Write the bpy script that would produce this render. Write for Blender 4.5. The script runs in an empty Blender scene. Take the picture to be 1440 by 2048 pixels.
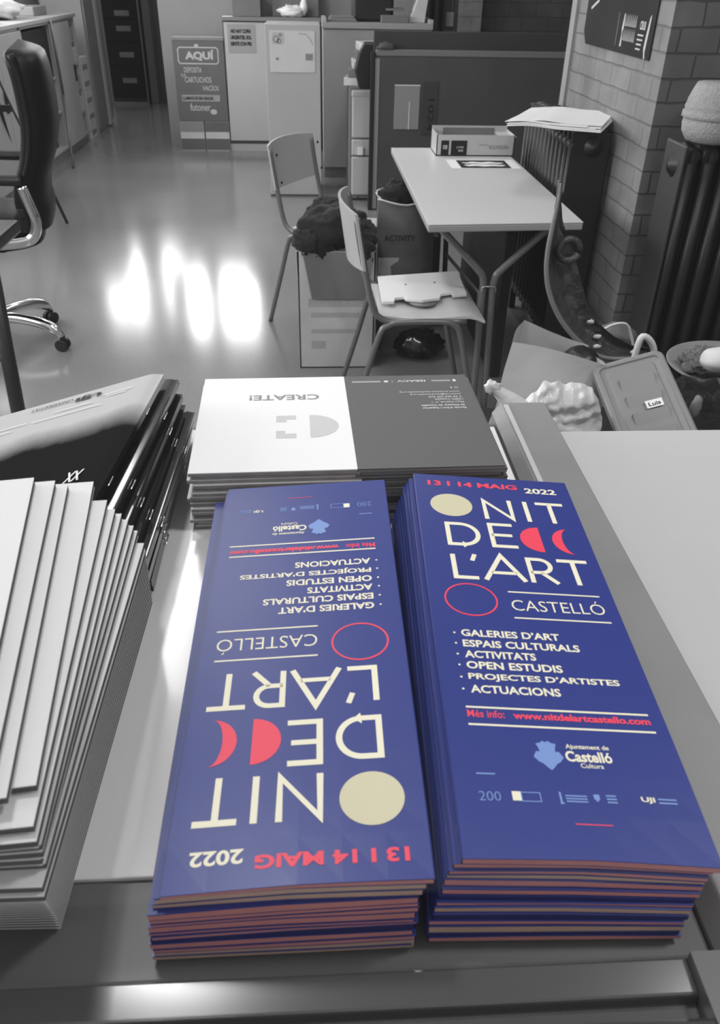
import bpy, math, random
from mathutils import Vector, Matrix, noise
random.seed(7)
PI = math.pi
S = bpy.context.scene
COL = S.collection

# ------------------------------------------------------------------ camera
F = 1603.0                      # focal length in pixels of the 1440x2048 frame
CAM = Vector((0, 0, 1.42))
_y = Vector(((617-720)/F, (1024+60)/F, -1)).normalized()
_z = -Vector(((672-720)/F, (1024-3400)/F, -1)).normalized()
_z = (_z - _z.dot(_y)*_y).normalized()
_x = _y.cross(_z)
ROT = Matrix((_x, _y, _z))       # world = ROT @ camera
cd = bpy.data.cameras.new('camera'); cam = bpy.data.objects.new('camera', cd); COL.objects.link(cam)
cd.sensor_fit = 'VERTICAL'; cd.sensor_height = 24; cd.sensor_width = 24*1440/2048
cd.lens = F/2048*24; cd.clip_start = 0.01; cd.clip_end = 60
cam.matrix_world = Matrix.Translation(CAM) @ ROT.to_4x4()
S.camera = cam
cd.dof.use_dof = True; cd.dof.focus_distance = .75; cd.dof.aperture_fstop = 14
S.view_settings.view_transform = 'Standard'; S.view_settings.look = 'None'
S.view_settings.gamma = 1; S.view_settings.use_curve_mapping = False
S.view_settings.exposure = 0.62

# ------------------------------------------------------------------ world and lights
w = bpy.data.worlds.new('world'); S.world = w; w.use_nodes = True
w.node_tree.nodes['Background'].inputs[0].default_value = (1, 1, 1, 1)
w.node_tree.nodes['Background'].inputs[1].default_value = 0.34

def area(name, loc, size, power, target):
    l = bpy.data.lights.new(name, 'AREA'); l.shape = 'RECTANGLE'; l.size, l.size_y = size; l.energy = power
    o = bpy.data.objects.new(name, l); COL.objects.link(o); o.location = loc
    o.rotation_euler = (Vector(target)-Vector(loc)).to_track_quat('-Z', 'Y').to_euler()
    return o
# ceiling tubes (their housings are built further down, just above them)
LAMPS = [(-0.38, 0.90, 0.22, 0.22, 9), (1.05, 0.45, 0.3, 0.3, 12), (-0.6, 2.6, 0.25, 1.2, 10), (0.6, 4.6, 0.25, 1.2, 11), (-1.2, 6.6, 0.25, 1.2, 12)]  # the square one is added, unseen, to brighten the pale desk
for k, (x, y, sx, sy, p) in enumerate(LAMPS):
    area('ceiling_lamp_light', (x, y, 2.865), (sx, sy), p, (x, y, 0))
# daylight through the left hand windows
for y in (1.4, 4.0, 6.6):
    area('daylight', (-3.12, y, 1.9), (1.7, 1.1), 26, (-2, y, 1.55))

# ------------------------------------------------------------------ helpers
def ray(px, py):
    return ROT @ Vector(((px-720)/F, (1024-py)/F, -1))
def on_z(px, py, z):
    d = ray(px, py); return CAM + d*((z-CAM.z)/d.z)
def on_y(px, py, y):
    d = ray(px, py); return CAM + d*(y/d.y)
def on_x(px, py, x):
    d = ray(px, py); return CAM + d*(x/d.x)

def principled(name, col, rough=.5, metal=0., spec=.5, vary=0., scale=20., bump=0., bscale=80., coat=0., sheen=0.):
    m = bpy.data.materials.new(name); m.use_nodes = True
    nt = m.node_tree; b = nt.nodes['Principled BSDF']
    if not isinstance(col, (tuple, list)): col = (col, col, col)
    b.inputs['Base Color'].default_value = (*col, 1)
    b.inputs['Roughness'].default_value = rough; b.inputs['Metallic'].default_value = metal
    b.inputs['Specular IOR Level'].default_value = spec; b.inputs['Coat Weight'].default_value = coat
    b.inputs['Coat Roughness'].default_value = .08; b.inputs['Sheen Weight'].default_value = sheen
    tc = nt.nodes.new('ShaderNodeTexCoord')
    if vary:
        n = nt.nodes.new('ShaderNodeTexNoise'); n.inputs['Scale'].default_value = scale; n.inputs['Detail'].default_value = 5
        nt.links.new(tc.outputs['Object'], n.inputs['Vector'])
        r = nt.nodes.new('ShaderNodeValToRGB')
        r.color_ramp.elements[0].position = .3; r.color_ramp.elements[1].position = .7
        r.color_ramp.elements[0].color = (*[c*(1-vary) for c in col], 1)
        r.color_ramp.elements[1].color = (*[min(1, c*(1+vary)) for c in col], 1)
        nt.links.new(n.outputs['Fac'], r.inputs['Fac']); nt.links.new(r.outputs['Color'], b.inputs['Base Color'])
    if bump:
        n = nt.nodes.new('ShaderNodeTexNoise'); n.inputs['Scale'].default_value = bscale; n.inputs['Detail'].default_value = 4
        nt.links.new(tc.outputs['Object'], n.inputs['Vector'])
        bp = nt.nodes.new('ShaderNodeBump'); bp.inputs['Strength'].default_value = bump; bp.inputs['Distance'].default_value = .01
        nt.links.new(n.outputs['Fac'], bp.inputs['Height']); nt.links.new(bp.outputs['Normal'], b.inputs['Normal'])
    return m

def emit(name, col, strength):
    m = bpy.data.materials.new(name); m.use_nodes = True
    b = m.node_tree.nodes['Principled BSDF']; b.inputs['Base Color'].default_value = (.8, .8, .8, 1)
    b.inputs['Emission Color'].default_value = (*col, 1); b.inputs['Emission Strength'].default_value = strength
    return m

def brick(name, axes, c1, c2, mortar, bw, bh, off=(0, 0)):
    m = bpy.data.materials.new(name); m.use_nodes = True
    nt = m.node_tree; b = nt.nodes['Principled BSDF']; N = nt.nodes.new; L = nt.links.new
    tc = N('ShaderNodeTexCoord'); sx = N('ShaderNodeSeparateXYZ'); cx = N('ShaderNodeCombineXYZ')
    L(tc.outputs['Object'], sx.inputs[0])
    for i, a in enumerate(axes):
        ad = N('ShaderNodeMath'); ad.operation = 'ADD'; ad.inputs[1].default_value = off[i]
        L(sx.outputs[a], ad.inputs[0]); L(ad.outputs[0], cx.inputs[i])
    ns = N('ShaderNodeTexNoise'); ns.inputs['Scale'].default_value = 14; L(tc.outputs['Object'], ns.inputs['Vector'])
    mv = N('ShaderNodeMixRGB'); mv.blend_type = 'LINEAR_LIGHT'; mv.inputs[0].default_value = .006
    L(cx.outputs[0], mv.inputs[1]); L(ns.outputs['Color'], mv.inputs[2])
    br = N('ShaderNodeTexBrick'); br.inputs['Scale'].default_value = 1
    br.inputs['Brick Width'].default_value = bw; br.inputs['Row Height'].default_value = bh
    br.inputs['Mortar Size'].default_value = .0045; br.inputs['Mortar Smooth'].default_value = .5
    br.inputs['Color1'].default_value = (*[c1]*3, 1); br.inputs['Color2'].default_value = (*[c2]*3, 1); br.inputs['Mortar'].default_value = (*[mortar]*3, 1)
    L(mv.outputs[0], br.inputs['Vector'])
    n2 = N('ShaderNodeTexNoise'); n2.inputs['Scale'].default_value = 9; n2.inputs['Detail'].default_value = 6
    L(tc.outputs['Object'], n2.inputs['Vector'])
    mx = N('ShaderNodeMixRGB'); mx.blend_type = 'OVERLAY'; mx.inputs[0].default_value = .45
    L(br.outputs['Color'], mx.inputs[1]); L(n2.outputs['Fac'], mx.inputs[2]); L(mx.outputs[0], b.inputs['Base Color'])
    b.inputs['Roughness'].default_value = .75
    mu = N('ShaderNodeMath'); mu.operation = 'MULTIPLY_ADD'; mu.inputs[1].default_value = -1; mu.inputs[2].default_value = 1
    L(br.outputs['Fac'], mu.inputs[0])
    bp = N('ShaderNodeBump'); bp.inputs['Strength'].default_value = .5; bp.inputs['Distance'].default_value = .008
    L(mu.outputs[0], bp.inputs['Height']); L(bp.outputs['Normal'], b.inputs['Normal'])
    return m

def glass_mat(name):
    m = bpy.data.materials.new(name); m.use_nodes = True
    nt = m.node_tree; nt.nodes.remove(nt.nodes['Principled BSDF']); N = nt.nodes.new; L = nt.links.new
    t = N('ShaderNodeBsdfTransparent'); g = N('ShaderNodeBsdfGlossy'); g.inputs['Roughness'].default_value = 0.0
    lw = N('ShaderNodeLayerWeight'); lw.inputs['Blend'].default_value = .5; pw = N('ShaderNodeMath'); pw.operation = 'POWER'; pw.inputs[1].default_value = 5
    f = N('ShaderNodeMath'); f.operation = 'MULTIPLY_ADD'; f.inputs[1].default_value = .3; f.inputs[2].default_value = .010; mx = N('ShaderNodeMixShader')
    L(lw.outputs['Facing'], pw.inputs[0]); L(pw.outputs[0], f.inputs[0]); L(f.outputs[0], mx.inputs[0]); L(t.outputs[0], mx.inputs[1]); L(g.outputs[0], mx.inputs[2])
    L(mx.outputs[0], nt.nodes['Material Output'].inputs['Surface'])
    return m

class MB:
    def __init__(s): s.v = []; s.f = []; s.sm = []; s.mi = []; s.m = 0
    def add(s, vs, fs, smooth=False):
        n = len(s.v); s.v += [tuple(v) for v in vs]
        for f in fs: s.f.append([n+i for i in f]); s.sm.append(smooth); s.mi.append(s.m)
    def box(s, a, b, M=None):
        x0, y0, z0 = a; x1, y1, z1 = b
        vs = [Vector(p) for p in ((x0,y0,z0),(x1,y0,z0),(x1,y1,z0),(x0,y1,z0),(x0,y0,z1),(x1,y0,z1),(x1,y1,z1),(x0,y1,z1))]
        if M is not None: vs = [M @ v for v in vs]
        s.add(vs, [(0,3,2,1),(4,5,6,7),(0,1,5,4),(1,2,6,5),(2,3,7,6),(3,0,4,7)]); return s
    def tube(s, pts, r, n=10, closed=False, flat=1.0):
        pts = [Vector(p) for p in pts]; N = len(pts); rings = []
        up = None
        for i, p in enumerate(pts):
            if closed: t = pts[(i+1) % N]-pts[i-1]
            else: t = pts[min(i+1, N-1)]-pts[max(i-1, 0)]
            t.normalize()
            if up is None:
                up = Vector((0, 0, 1)) if abs(t.z) < .9 else Vector((0, 1, 0))
            a = t.cross(up)
            if a.length < 1e-4: a = t.cross(Vector((1, 0, 0)))
            a.normalize(); b = a.cross(t).normalized(); up = b
            rr = r[i] if isinstance(r, (list, tuple)) else r
            rings.append([p + (a*math.cos(2*PI*k/n)*flat + b*math.sin(2*PI*k/n))*rr for k in range(n)])
        vs = [q for R in rings for q in R]; fs = []
        for i in range(N if closed else N-1):
            j = (i+1) % N
            for k in range(n):
                fs.append((i*n+k, i*n+(k+1) % n, j*n+(k+1) % n, j*n+k))
        s.add(vs, fs, True)
        if not closed:
            base = len(s.v)-len(vs)
            s.f.append([base+k for k in range(n)][::-1]); s.sm.append(False); s.mi.append(s.m)
            s.f.append([base+(N-1)*n+k for k in range(n)]); s.sm.append(False); s.mi.append(s.m)
        return s
    def lathe(s, prof, c=(0, 0, 0), axis='Z', n=24, smooth=True):
        c = Vector(c); vs = []
        for r, h in prof:
            for k in range(n):
                a = 2*PI*k/n; x, y = r*math.cos(a), r*math.sin(a)
                vs.append(c + Vector({'Z': (x, y, h), 'X': (h, x, y), 'Y': (x, h, y)}[axis]))
        fs = [(i*n+k, i*n+(k+1) % n, (i+1)*n+(k+1) % n, (i+1)*n+k) for i in range(len(prof)-1) for k in range(n)]
        s.add(vs, fs, smooth)
        return s
    def prism(s, poly, d, origin=(0, 0, 0), eu=(1, 0, 0), ev=(0, 1, 0)):
        """poly of (u,v) in the plane eu/ev, pushed out by vector d"""
        o, eu, ev, d = Vector(origin), Vector(eu), Vector(ev), Vector(d)
        n = len(poly); vs = [o+eu*u+ev*v for u, v in poly]; vs += [p+d for p in vs]
        s.add(vs, [tuple(range(n))[::-1], tuple(range(n, 2*n))]+[(i, (i+1) % n, n+(i+1) % n, n+i) for i in range(n)]); return s
    def grid(s, fn, nu, nv, smooth=True, thick=None):
        vs = [Vector(fn(i/nu, j/nv)) for j in range(nv+1) for i in range(nu+1)]; W = nu+1
        fs = [(j*W+i, j*W+i+1, (j+1)*W+i+1, (j+1)*W+i) for j in range(nv) for i in range(nu)]
        if thick is None: s.add(vs, fs, smooth); return s
        n = len(vs); t = Vector(thick); lo = [v-t for v in vs]
        s.add(vs, fs, smooth); s.add(lo, [f[::-1] for f in fs], smooth)
        edge = [i for i in range(W)]+[j*W+nu for j in range(1, nv+1)]+[nv*W+i for i in range(nu-1, -1, -1)]+[j*W for j in range(nv-1, 0, -1)]
        E = len(edge); vv = [vs[k] for k in edge]+[lo[k] for k in edge]
        s.add(vv, [(i, E+i, E+(i+1) % E, (i+1) % E) for i in range(E)]); return s
    def blob(s, c, r, nx=24, ny=14, amp=.25, fr=3., seed=0., zmin=None, ridges=0.):
        c = Vector(c); vs = []
        for j in range(ny+1):
            th = PI*j/ny
            for i in range(nx):
                ph = 2*PI*i/nx; d = Vector((math.sin(th)*math.cos(ph), math.sin(th)*math.sin(ph), math.cos(th)))
                k = 1+amp*noise.noise(d*fr+Vector((seed, seed*1.7, 0)))+amp*.6*noise.noise(d*fr*2.7+Vector((0, seed, 5)))
                if ridges: k += ridges*(abs(noise.noise(d*fr*1.6+Vector((9, seed, 1))))-.2)
                p = c+Vector((d.x*r[0], d.y*r[1], d.z*r[2]))*k
                if zmin is not None: p.z = max(p.z, zmin)
                vs.append(p)
        s.add(vs, [(j*nx+i, (j+1)*nx+i, (j+1)*nx+(i+1) % nx, j*nx+(i+1) % nx) for j in range(ny) for i in range(nx)], True); return s
    def build(s, name, mat, parent=None, bevel=0., seg=2, local=False):
        vs = s.v
        root = parent
        while root is not None and root.parent is not None: root = root.parent
        if root is not None and not local:
            Mi = (Matrix.Translation(root.location) @ root.rotation_euler.to_matrix().to_4x4()).inverted()
            vs = [tuple(Mi @ Vector(v)) for v in vs]
        me = bpy.data.meshes.new(name); me.from_pydata(vs, [], s.f); me.update()
        for i, p in enumerate(me.polygons): p.use_smooth = s.sm[i]; p.material_index = s.mi[i]
        for m in (mat if isinstance(mat, (list, tuple)) else [mat]): me.materials.append(m)
        o = bpy.data.objects.new(name, me); COL.objects.link(o)
        if parent is not None: o.parent = parent
        if bevel:
            md = o.modifiers.new('bevel', 'BEVEL'); md.width = bevel; md.segments = seg; md.limit_method = 'ANGLE'; md.angle_limit = .7
        return o

def tag(o, label, cat, group=None):
    o['label'] = label; o['category'] = cat
    if group: o['group'] = group
    return o
def struct(o): o['kind'] = 'structure'; return o
def thing(name, label, cat, loc=(0, 0, 0), rz=0, group=None):
    o = bpy.data.objects.new(name, None); COL.objects.link(o); o.empty_display_size = .05
    o.location = loc; o.rotation_euler = (0, 0, rz)
    return tag(o, label, cat, group)
def dup(root, loc, rz, label):
    r = root.copy(); COL.objects.link(r); r.location = loc; r.rotation_euler = (0, 0, rz); r['label'] = label
    for ch in list(root.children):
        c = ch.copy(); COL.objects.link(c); c.parent = r
        for g in list(ch.children):
            d = g.copy(); COL.objects.link(d); d.parent = c
    return r
def arc(c, r, a0, a1, n=6, ax='XZ'):
    out = []
    for i in range(n+1):
        a = math.radians(a0+(a1-a0)*i/n); u, v = r*math.cos(a), r*math.sin(a)
        out.append(Vector(c)+Vector({'XZ': (u, 0, v), 'YZ': (0, u, v), 'XY': (u, v, 0)}[ax]))
    return out
def smooth_path(pts, n=4):
    P = [Vector(p) for p in pts]; out = []
    for i in range(len(P)-1):
        p0, p1, p2, p3 = P[max(i-1, 0)], P[i], P[i+1], P[min(i+2, len(P)-1)]
        for k in range(n):
            t = k/n
            out.append(.5*((2*p1)+(p2-p0)*t+(2*p0-5*p1+4*p2-p3)*t*t+(3*p1-p0-3*p2+p3)*t**3))
    out.append(P[-1]); return out

_tc = {}
def text_geo(s, bold=0., italic=False):
    """flat lettering as (verts 2D, faces) scaled to a unit box"""
    k = (s, bold)
    if k in _tc: return _tc[k]
    c = bpy.data.curves.new('t', 'FONT'); c.body = s; c.size = 1; c.offset = bold; c.resolution_u = 3
    o = bpy.data.objects.new('t', c); COL.objects.link(o)
    bpy.context.view_layer.update()
    me = bpy.data.meshes.new_from_object(o.evaluated_get(bpy.context.evaluated_depsgraph_get()))
    vs = [(v.co.x, v.co.y) for v in me.vertices]; fs = [tuple(p.vertices) for p in me.polygons]
    bpy.data.objects.remove(o); bpy.data.curves.remove(c); bpy.data.meshes.remove(me)
    x0 = min(v[0] for v in vs); x1 = max(v[0] for v in vs); y0 = min(v[1] for v in vs); y1 = max(v[1] for v in vs)
    vs = [((x-x0)/(x1-x0), (y-y0)/max(y1-y0, 1e-6)) for x, y in vs]
    _tc[k] = (vs, fs); return _tc[k]
def put_text(mb, s, u0, v0, wd, ht, fn, bold=0.):
    """u to the right, v up from the base line; fn maps (u, v) to a world point"""
    vs, fs = text_geo(s, bold)
    mb.add([fn(u0+x*wd, v0+y*ht) for x, y in vs], fs)
def stroke(mb, pts, wd, fn, closed=False):
    """a drawn line of even width in (u, v)"""
    P = [Vector((p[0], p[1])) for p in pts]; n = len(P); L = []; R = []
    for i in range(n):
        a = P[i]-P[i-1] if (i > 0 or closed) else P[1]-P[0]
        b = P[(i+1) % n]-P[i] if (i < n-1 or closed) else P[-1]-P[-2]
        a.normalize(); b.normalize()
        na = Vector((-a.y, a.x)); nb = Vector((-b.y, b.x)); m = na+nb
        if m.length < .3: m = na
        m.normalize(); k = wd/2/max(.45, m.dot(na))
        L.append(P[i]+m*k); R.append(P[i]-m*k)
    vs = [fn(p.x, p.y) for p in L]+[fn(p.x, p.y) for p in R]
    mb.add(vs, [(i, (i+1) % n, n+(i+1) % n, n+i) for i in range(n if closed else n-1)])
def poly(mb, pts, fn):
    mb.add([fn(u, v) for u, v in pts], [tuple(range(len(pts)))])
def circ(cu, cv, ru, rv=None, a0=0, a1=360, n=40):
    rv = rv or ru
    return [(cu+ru*math.cos(math.radians(a0+(a1-a0)*i/n)), cv+rv*math.sin(math.radians(a0+(a1-a0)*i/n))) for i in range(n if a1-a0 == 360 else n+1)]
ORD = ['topmost', 'second from the top', 'third from the top', 'fourth from the top', 'fifth from the top', 'sixth from the top', 'seventh from the top',
       'eighth from the top', 'ninth from the top', 'tenth from the top', 'eleventh from the top', 'twelfth from the top', 'thirteenth from the top',
       'fourteenth from the top', 'fifteenth from the top', 'sixteenth from the top', 'seventeenth from the top', 'eighteenth from the top',
       'nineteenth from the top', 'twentieth from the top', 'twenty-first from the top', 'twenty-second from the top', 'twenty-third from the top', 'twenty-fourth from the top']

# ------------------------------------------------------------------ materials
M = dict(
    plaster=principled('plaster', .27, .8, vary=.06, scale=3), ceiling=principled('ceiling_paint', .6, .9),
    dark_wall=principled('dark_wall', .10, .7), white_cab=principled('white_laminate', .42, .45, vary=.03, scale=4),
    white_door=principled('white_door', .47, .4, vary=.03, scale=3), grey_cab=principled('grey_laminate', .33, .5, vary=.05, scale=5),
    dark_edge=principled('dark_edge', .07, .5), black=principled('black_plastic', .008, .4), leather=principled('black_leather', .005, .48, spec=.2, bump=.12, bscale=60),
    chrome=principled('chrome', .75, .14, 1.), dark_metal=principled('dark_metal', .05, .4, .6), paper=principled('white_paper', .78, .6, vary=.02, scale=6),
    board=principled('white_board', .72, .22, coat=.3), table=principled('table_laminate', .56, .38, vary=.02, scale=2), table_edge=principled('table_edge', .32, .5),
    tube=principled('grey_tube', .17, .33, .3), seat=principled('pale_plywood', .58, .4, vary=.05, scale=6), back=principled('backrest_plywood', .42, .4, vary=.05, scale=6),
    box=principled('pale_cardboard', .56, .75, vary=.06, scale=9), boxdark=principled('grey_cardboard', .17, .75, vary=.06, scale=9),
    ink=principled('printed_grey', .24, .7), inkdark=principled('dark_ink', .022, .7, spec=.15), inkpale=principled('pale_ink', .5, .6),
    cloth=principled('dark_cloth', .016, .95, spec=.2, bump=.5, bscale=130, sheen=.12), kraft=principled('kraft_paper', .13, .7, vary=.25, scale=11, bump=.25, bscale=25),
    divider=principled('dark_panel', .055, .65, vary=.12, scale=4), divider2=principled('darker_panel', .035, .7, vary=.12, scale=4), pale_trim=principled('pale_trim', .16, .5),
    iron=principled('dark_iron', .011, .42, vary=.15, scale=14), poster=principled('dark_poster', .016, .75, spec=.2, vary=.2, scale=5),
    hat=principled('woven_cloth', .36, .9, bump=.8, bscale=190, vary=.08, scale=60), sign=principled('sign_board', .12, .55, vary=.05, scale=8),
    counter=principled('grey_counter', .10, .45, vary=.06, scale=10), rail=principled('grey_rail', .21, .5, vary=.07, scale=14),
    desk=principled('pale_desk', .45, .5, vary=.03, scale=4), track=principled('track_metal', .11, .17, .45),
    lid=principled('grey_plastic_lid', .22, .42, vary=.03, scale=5), bagwhite=principled('white_bag_paper', .58, .65, vary=.04, scale=7, bump=.2, bscale=18),
    film=principled('crumpled_plastic', .62, .32, vary=.06, scale=12, bump=.35, bscale=30), sash=principled('dark_sash', .05, .35, vary=.5, scale=22, bump=.5, bscale=90),
    sashedge=principled('sash_edge', .17, .4), net=principled('grey_net', .09, .7), black_gloss=principled('black_gloss', .006, .14, spec=.5, coat=.25),
    brochure=principled('brochure_cover', .60, .5, vary=.02, scale=9), pages=principled('brochure_pages', .055, .7, vary=.15, scale=60),  # page edges coloured dark to carry the side shade of the pile
    create_w=principled('booklet_white', .74, .65, spec=.3), create_g=principled('booklet_grey', .085, .6), create_e=principled('booklet_edges', .33, .7, vary=.15, scale=80),
    blue=principled('blue_cover', (.020, .034, .20), .36, spec=.45), darkblue=principled('deep_blue_page', (.010, .012, .10), .5),
    pink=principled('pink_page', (.50, .20, .20), .6, vary=.08, scale=30), tan=principled('tan_page', (.46, .31, .24), .6, vary=.08, scale=30),
    cream=principled('cream_ink', (.76, .72, .56), .5), disc=principled('cream_disc', (.56, .52, .36), .5), red=principled('red_ink', (.75, .045, .09), .5),
    paleblue=principled('pale_blue_ink', (.16, .26, .55), .5), yellow=principled('yellow_page', (.55, .48, .22), .6),
    cover_dark=None, window=emit('daylit_pane', (1, 1, 1), 11.0), sidewindow=emit('side_daylit_pane', (1, 1, 1), 3.0), lamp=emit('lamp_diffuser', (1, 1, 1), 3.0), glass=glass_mat('clear_pane'),
    bright=principled('white_bag_bright', .85, .5, bump=.3, bscale=20),
)
def floor_mat():
    m = principled('polished_floor', .20, .30, spec=.6)
    nt = m.node_tree; b = nt.nodes['Principled BSDF']; N = nt.nodes.new; L = nt.links.new
    tc = N('ShaderNodeTexCoord'); n = N('ShaderNodeTexNoise'); n.inputs['Scale'].default_value = 1.3; n.inputs['Detail'].default_value = 3
    v = N('ShaderNodeTexVoronoi'); v.inputs['Scale'].default_value = 260
    L(tc.outputs['Object'], n.inputs['Vector']); L(tc.outputs['Object'], v.inputs['Vector'])
    r = N('ShaderNodeMapRange'); r.inputs['To Min'].default_value = .17; r.inputs['To Max'].default_value = .24
    L(n.outputs['Fac'], r.inputs['Value'])
    mx = N('ShaderNodeMixRGB'); mx.blend_type = 'OVERLAY'; mx.inputs[0].default_value = .10
    L(r.outputs[0], mx.inputs[1]); L(v.outputs['Color'], mx.inputs[2])
    hs = N('ShaderNodeHueSaturation'); hs.inputs['Saturation'].default_value = 0; L(mx.outputs[0], hs.inputs['Color']); L(hs.outputs[0], b.inputs['Base Color'])
    r2 = N('ShaderNodeMapRange'); r2.inputs['To Min'].default_value = .12; r2.inputs['To Max'].default_value = .19
    L(n.outputs['Fac'], r2.inputs['Value']); L(r2.outputs[0], b.inputs['Roughness'])
    return m
M['floor'] = floor_mat()
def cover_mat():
    """dark magazine cover, window glare painted as a pale band on its far part"""
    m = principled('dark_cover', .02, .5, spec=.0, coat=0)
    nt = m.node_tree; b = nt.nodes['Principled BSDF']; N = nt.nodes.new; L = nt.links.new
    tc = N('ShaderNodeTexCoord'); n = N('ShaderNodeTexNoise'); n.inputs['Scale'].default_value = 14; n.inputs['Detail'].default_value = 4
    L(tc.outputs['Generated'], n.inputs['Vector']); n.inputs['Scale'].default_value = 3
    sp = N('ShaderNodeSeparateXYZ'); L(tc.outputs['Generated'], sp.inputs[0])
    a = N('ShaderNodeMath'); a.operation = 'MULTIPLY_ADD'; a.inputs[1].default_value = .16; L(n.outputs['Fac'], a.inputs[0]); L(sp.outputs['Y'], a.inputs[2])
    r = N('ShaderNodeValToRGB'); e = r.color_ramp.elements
    e[0].position = .62; e[0].color = (.012, .012, .012, 1); e[1].position = .80; e[1].color = (.42, .42, .42, 1)  # pale end of the ramp is painted glare; the surface has no specular
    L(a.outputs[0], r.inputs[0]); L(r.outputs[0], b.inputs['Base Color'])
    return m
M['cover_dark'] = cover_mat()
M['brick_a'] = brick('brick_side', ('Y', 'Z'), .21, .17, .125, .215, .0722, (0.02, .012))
M['brick_b'] = brick('brick_front', ('X', 'Z'), .13, .11, .06, .135, .0722, (0.03, .012))  # pillar brick in darker tones, shade of the front face put into the colour
M['brick_c'] = brick('brick_dark', ('X', 'Z'), .085, .07, .05, .24, .11)
M['brick_d'] = brick('brick_pale', ('X', 'Z'), .27, .23, .18, .24, .11)

# ------------------------------------------------------------------ the room
H = 2.9
struct(MB().box((-3.3, -.6, -.1), (3.3, 11.6, 0)).build('floor', M['floor']))
struct(MB().box((-3.3, -.6, H), (3.3, 11.6, H+.1)).build('ceiling', M['ceiling']))
# left wall with three window openings
m = MB(); X0, X1 = -3.3, -3.2
m.box((X0, -.6, 0), (X1, 11.6, 1.3)); m.box((X0, -.6, 2.5), (X1, 11.6, H))
ys = [-.6, .5, 2.3, 3.1, 4.9, 5.7, 7.5, 11.6]
for i in range(0, 8, 2): m.box((X0, ys[i], 1.3), (X1, ys[i+1], 2.5))
struct(m.build('wall_left', M['plaster']))
def window(idx, box_pane, frame_boxes):
    r = bpy.data.objects.new('window_%d' % idx, None); COL.objects.link(r); r['kind'] = 'structure'
    MB().box(*box_pane).build('pane', M['window'] if idx > 3 else M['sidewindow'], r)
    f = MB()
    for b in frame_boxes: f.box(*b)
    f.build('window_frame', M['white_cab'], r)
for k, (a, b) in enumerate(((.5, 2.3), (3.1, 4.9), (5.7, 7.5))):
    c = (a+b)/2
    window(k+1, ((-3.28, a, 1.3), (-3.26, b, 2.5)), [((-3.26, a, 1.3), (-3.2, b, 1.35)), ((-3.26, a, 2.45), (-3.2, b, 2.5)),
           ((-3.26, a, 1.35), (-3.2, a+.05, 2.45)), ((-3.26, b-.05, 1.35), (-3.2, b, 2.45)), ((-3.26, c-.03, 1.35), (-3.2, c+.03, 2.45))])
# back wall at 8.46 with two high windows above the cabinets, then the far wall of the passage
m = MB(); Y0, Y1 = 8.47, 8.6
m.box((-1.34, Y0, 0), (1.2, Y1, 1.26)); m.box((-1.34, Y0, 1.95), (1.2, Y1, H))
for a, b in ((-1.34, -1.5), (-1.13, -.98), (-.60, 1.2)): m.box((min(a, b), Y0, 1.26), (max(a, b), Y1, 1.95))
m.box((-1.34, Y1, 0), (-1.2, 11.4, H))
struct(m.build('wall_back', M['plaster']))
window(4, ((-1.335, 8.55, 1.26), (-1.13, 8.57, 1.95)), [((-1.34, 8.5, 1.26), (-1.13, 8.55, 1.28)), ((-1.34, 8.5, 1.93), (-1.13, 8.55, 1.95))])
window(5, ((-.98, 8.55, 1.26), (-.60, 8.57, 1.95)), [((-.98, 8.5, 1.26), (-.60, 8.55, 1.28)), ((-.98, 8.5, 1.93), (-.60, 8.55, 1.95)), ((-.80, 8.5, 1.28), (-.78, 8.55, 1.93))])
m = MB()
m.box((-3.3, 11.4, 0), (-1.2, 11.55, 1.9)); m.box((-3.3, 11.4, 2.8), (-1.2, 11.55, H))
m.box((-3.3, 11.4, 1.9), (-2.95, 11.55, 2.8)); m.box((-2.4, 11.4, 1.9), (-2.1, 11.55, 2.8)); m.box((-1.75, 11.4, 1.9), (-1.2, 11.55, 2.8))
struct(m.build('wall_far', M['plaster']))
window(6, ((-2.95, 11.5, 1.9), (-2.4, 11.52, 2.8)), [((-2.95, 11.42, 1.9), (-2.4, 11.5, 1.94)), ((-2.70, 11.42, 1.94), (-2.66, 11.5, 2.8))])
window(7, ((-2.1, 11.5, 1.9), (-1.75, 11.52, 2.8)), [((-2.1, 11.42, 1.9), (-1.75, 11.5, 1.94))])
struct(MB().box((1.2, 8.40, 0), (1.33, 8.6, H)).build('trim_1', M['dark_wall']))
struct(MB().box((1.33, 8.30, 0), (1.53, 8.6, H)).build('wall_pier', M['brick_d']))
struct(MB().box((1.53, 8.40, 0), (3.3, 8.6, H)).build('wall_brick', M['brick_c']))
struct(MB().box((3.2, -.6, 0), (3.3, 8.4, H)).build('wall_right', M['brick_b']))
# dark door leaf and frame in the passage
r = bpy.data.objects.new('door_1', None); COL.objects.link(r); r['kind'] = 'structure'
MB().box((-1.86, 11.36, 0), (-1.60, 11.39, 2.0)).build('door_leaf', M['dark_wall'], r)
MB().box((-1.90, 11.34, 0), (-1.86, 11.4, 2.05)).box((-1.60, 11.34, 0), (-1.56, 11.4, 2.05)).build('door_frame', M['dark_edge'], r)
# brick pillar: two visible faces, one object, brick runs on each
p = MB(); a, b = (1.15, 2.92, 0), (2.3, 4.04, H)
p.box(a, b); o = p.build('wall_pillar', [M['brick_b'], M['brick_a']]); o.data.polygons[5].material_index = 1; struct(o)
struct(MB().box((1.138, 3.98, 0), (1.15, 4.05, H)).build('trim_2', M['plaster']))
struct(MB().box((-2.2, 11.28, 0), (-1.34, 11.3, .001)).build('trim_3', M['rail']))
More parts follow.
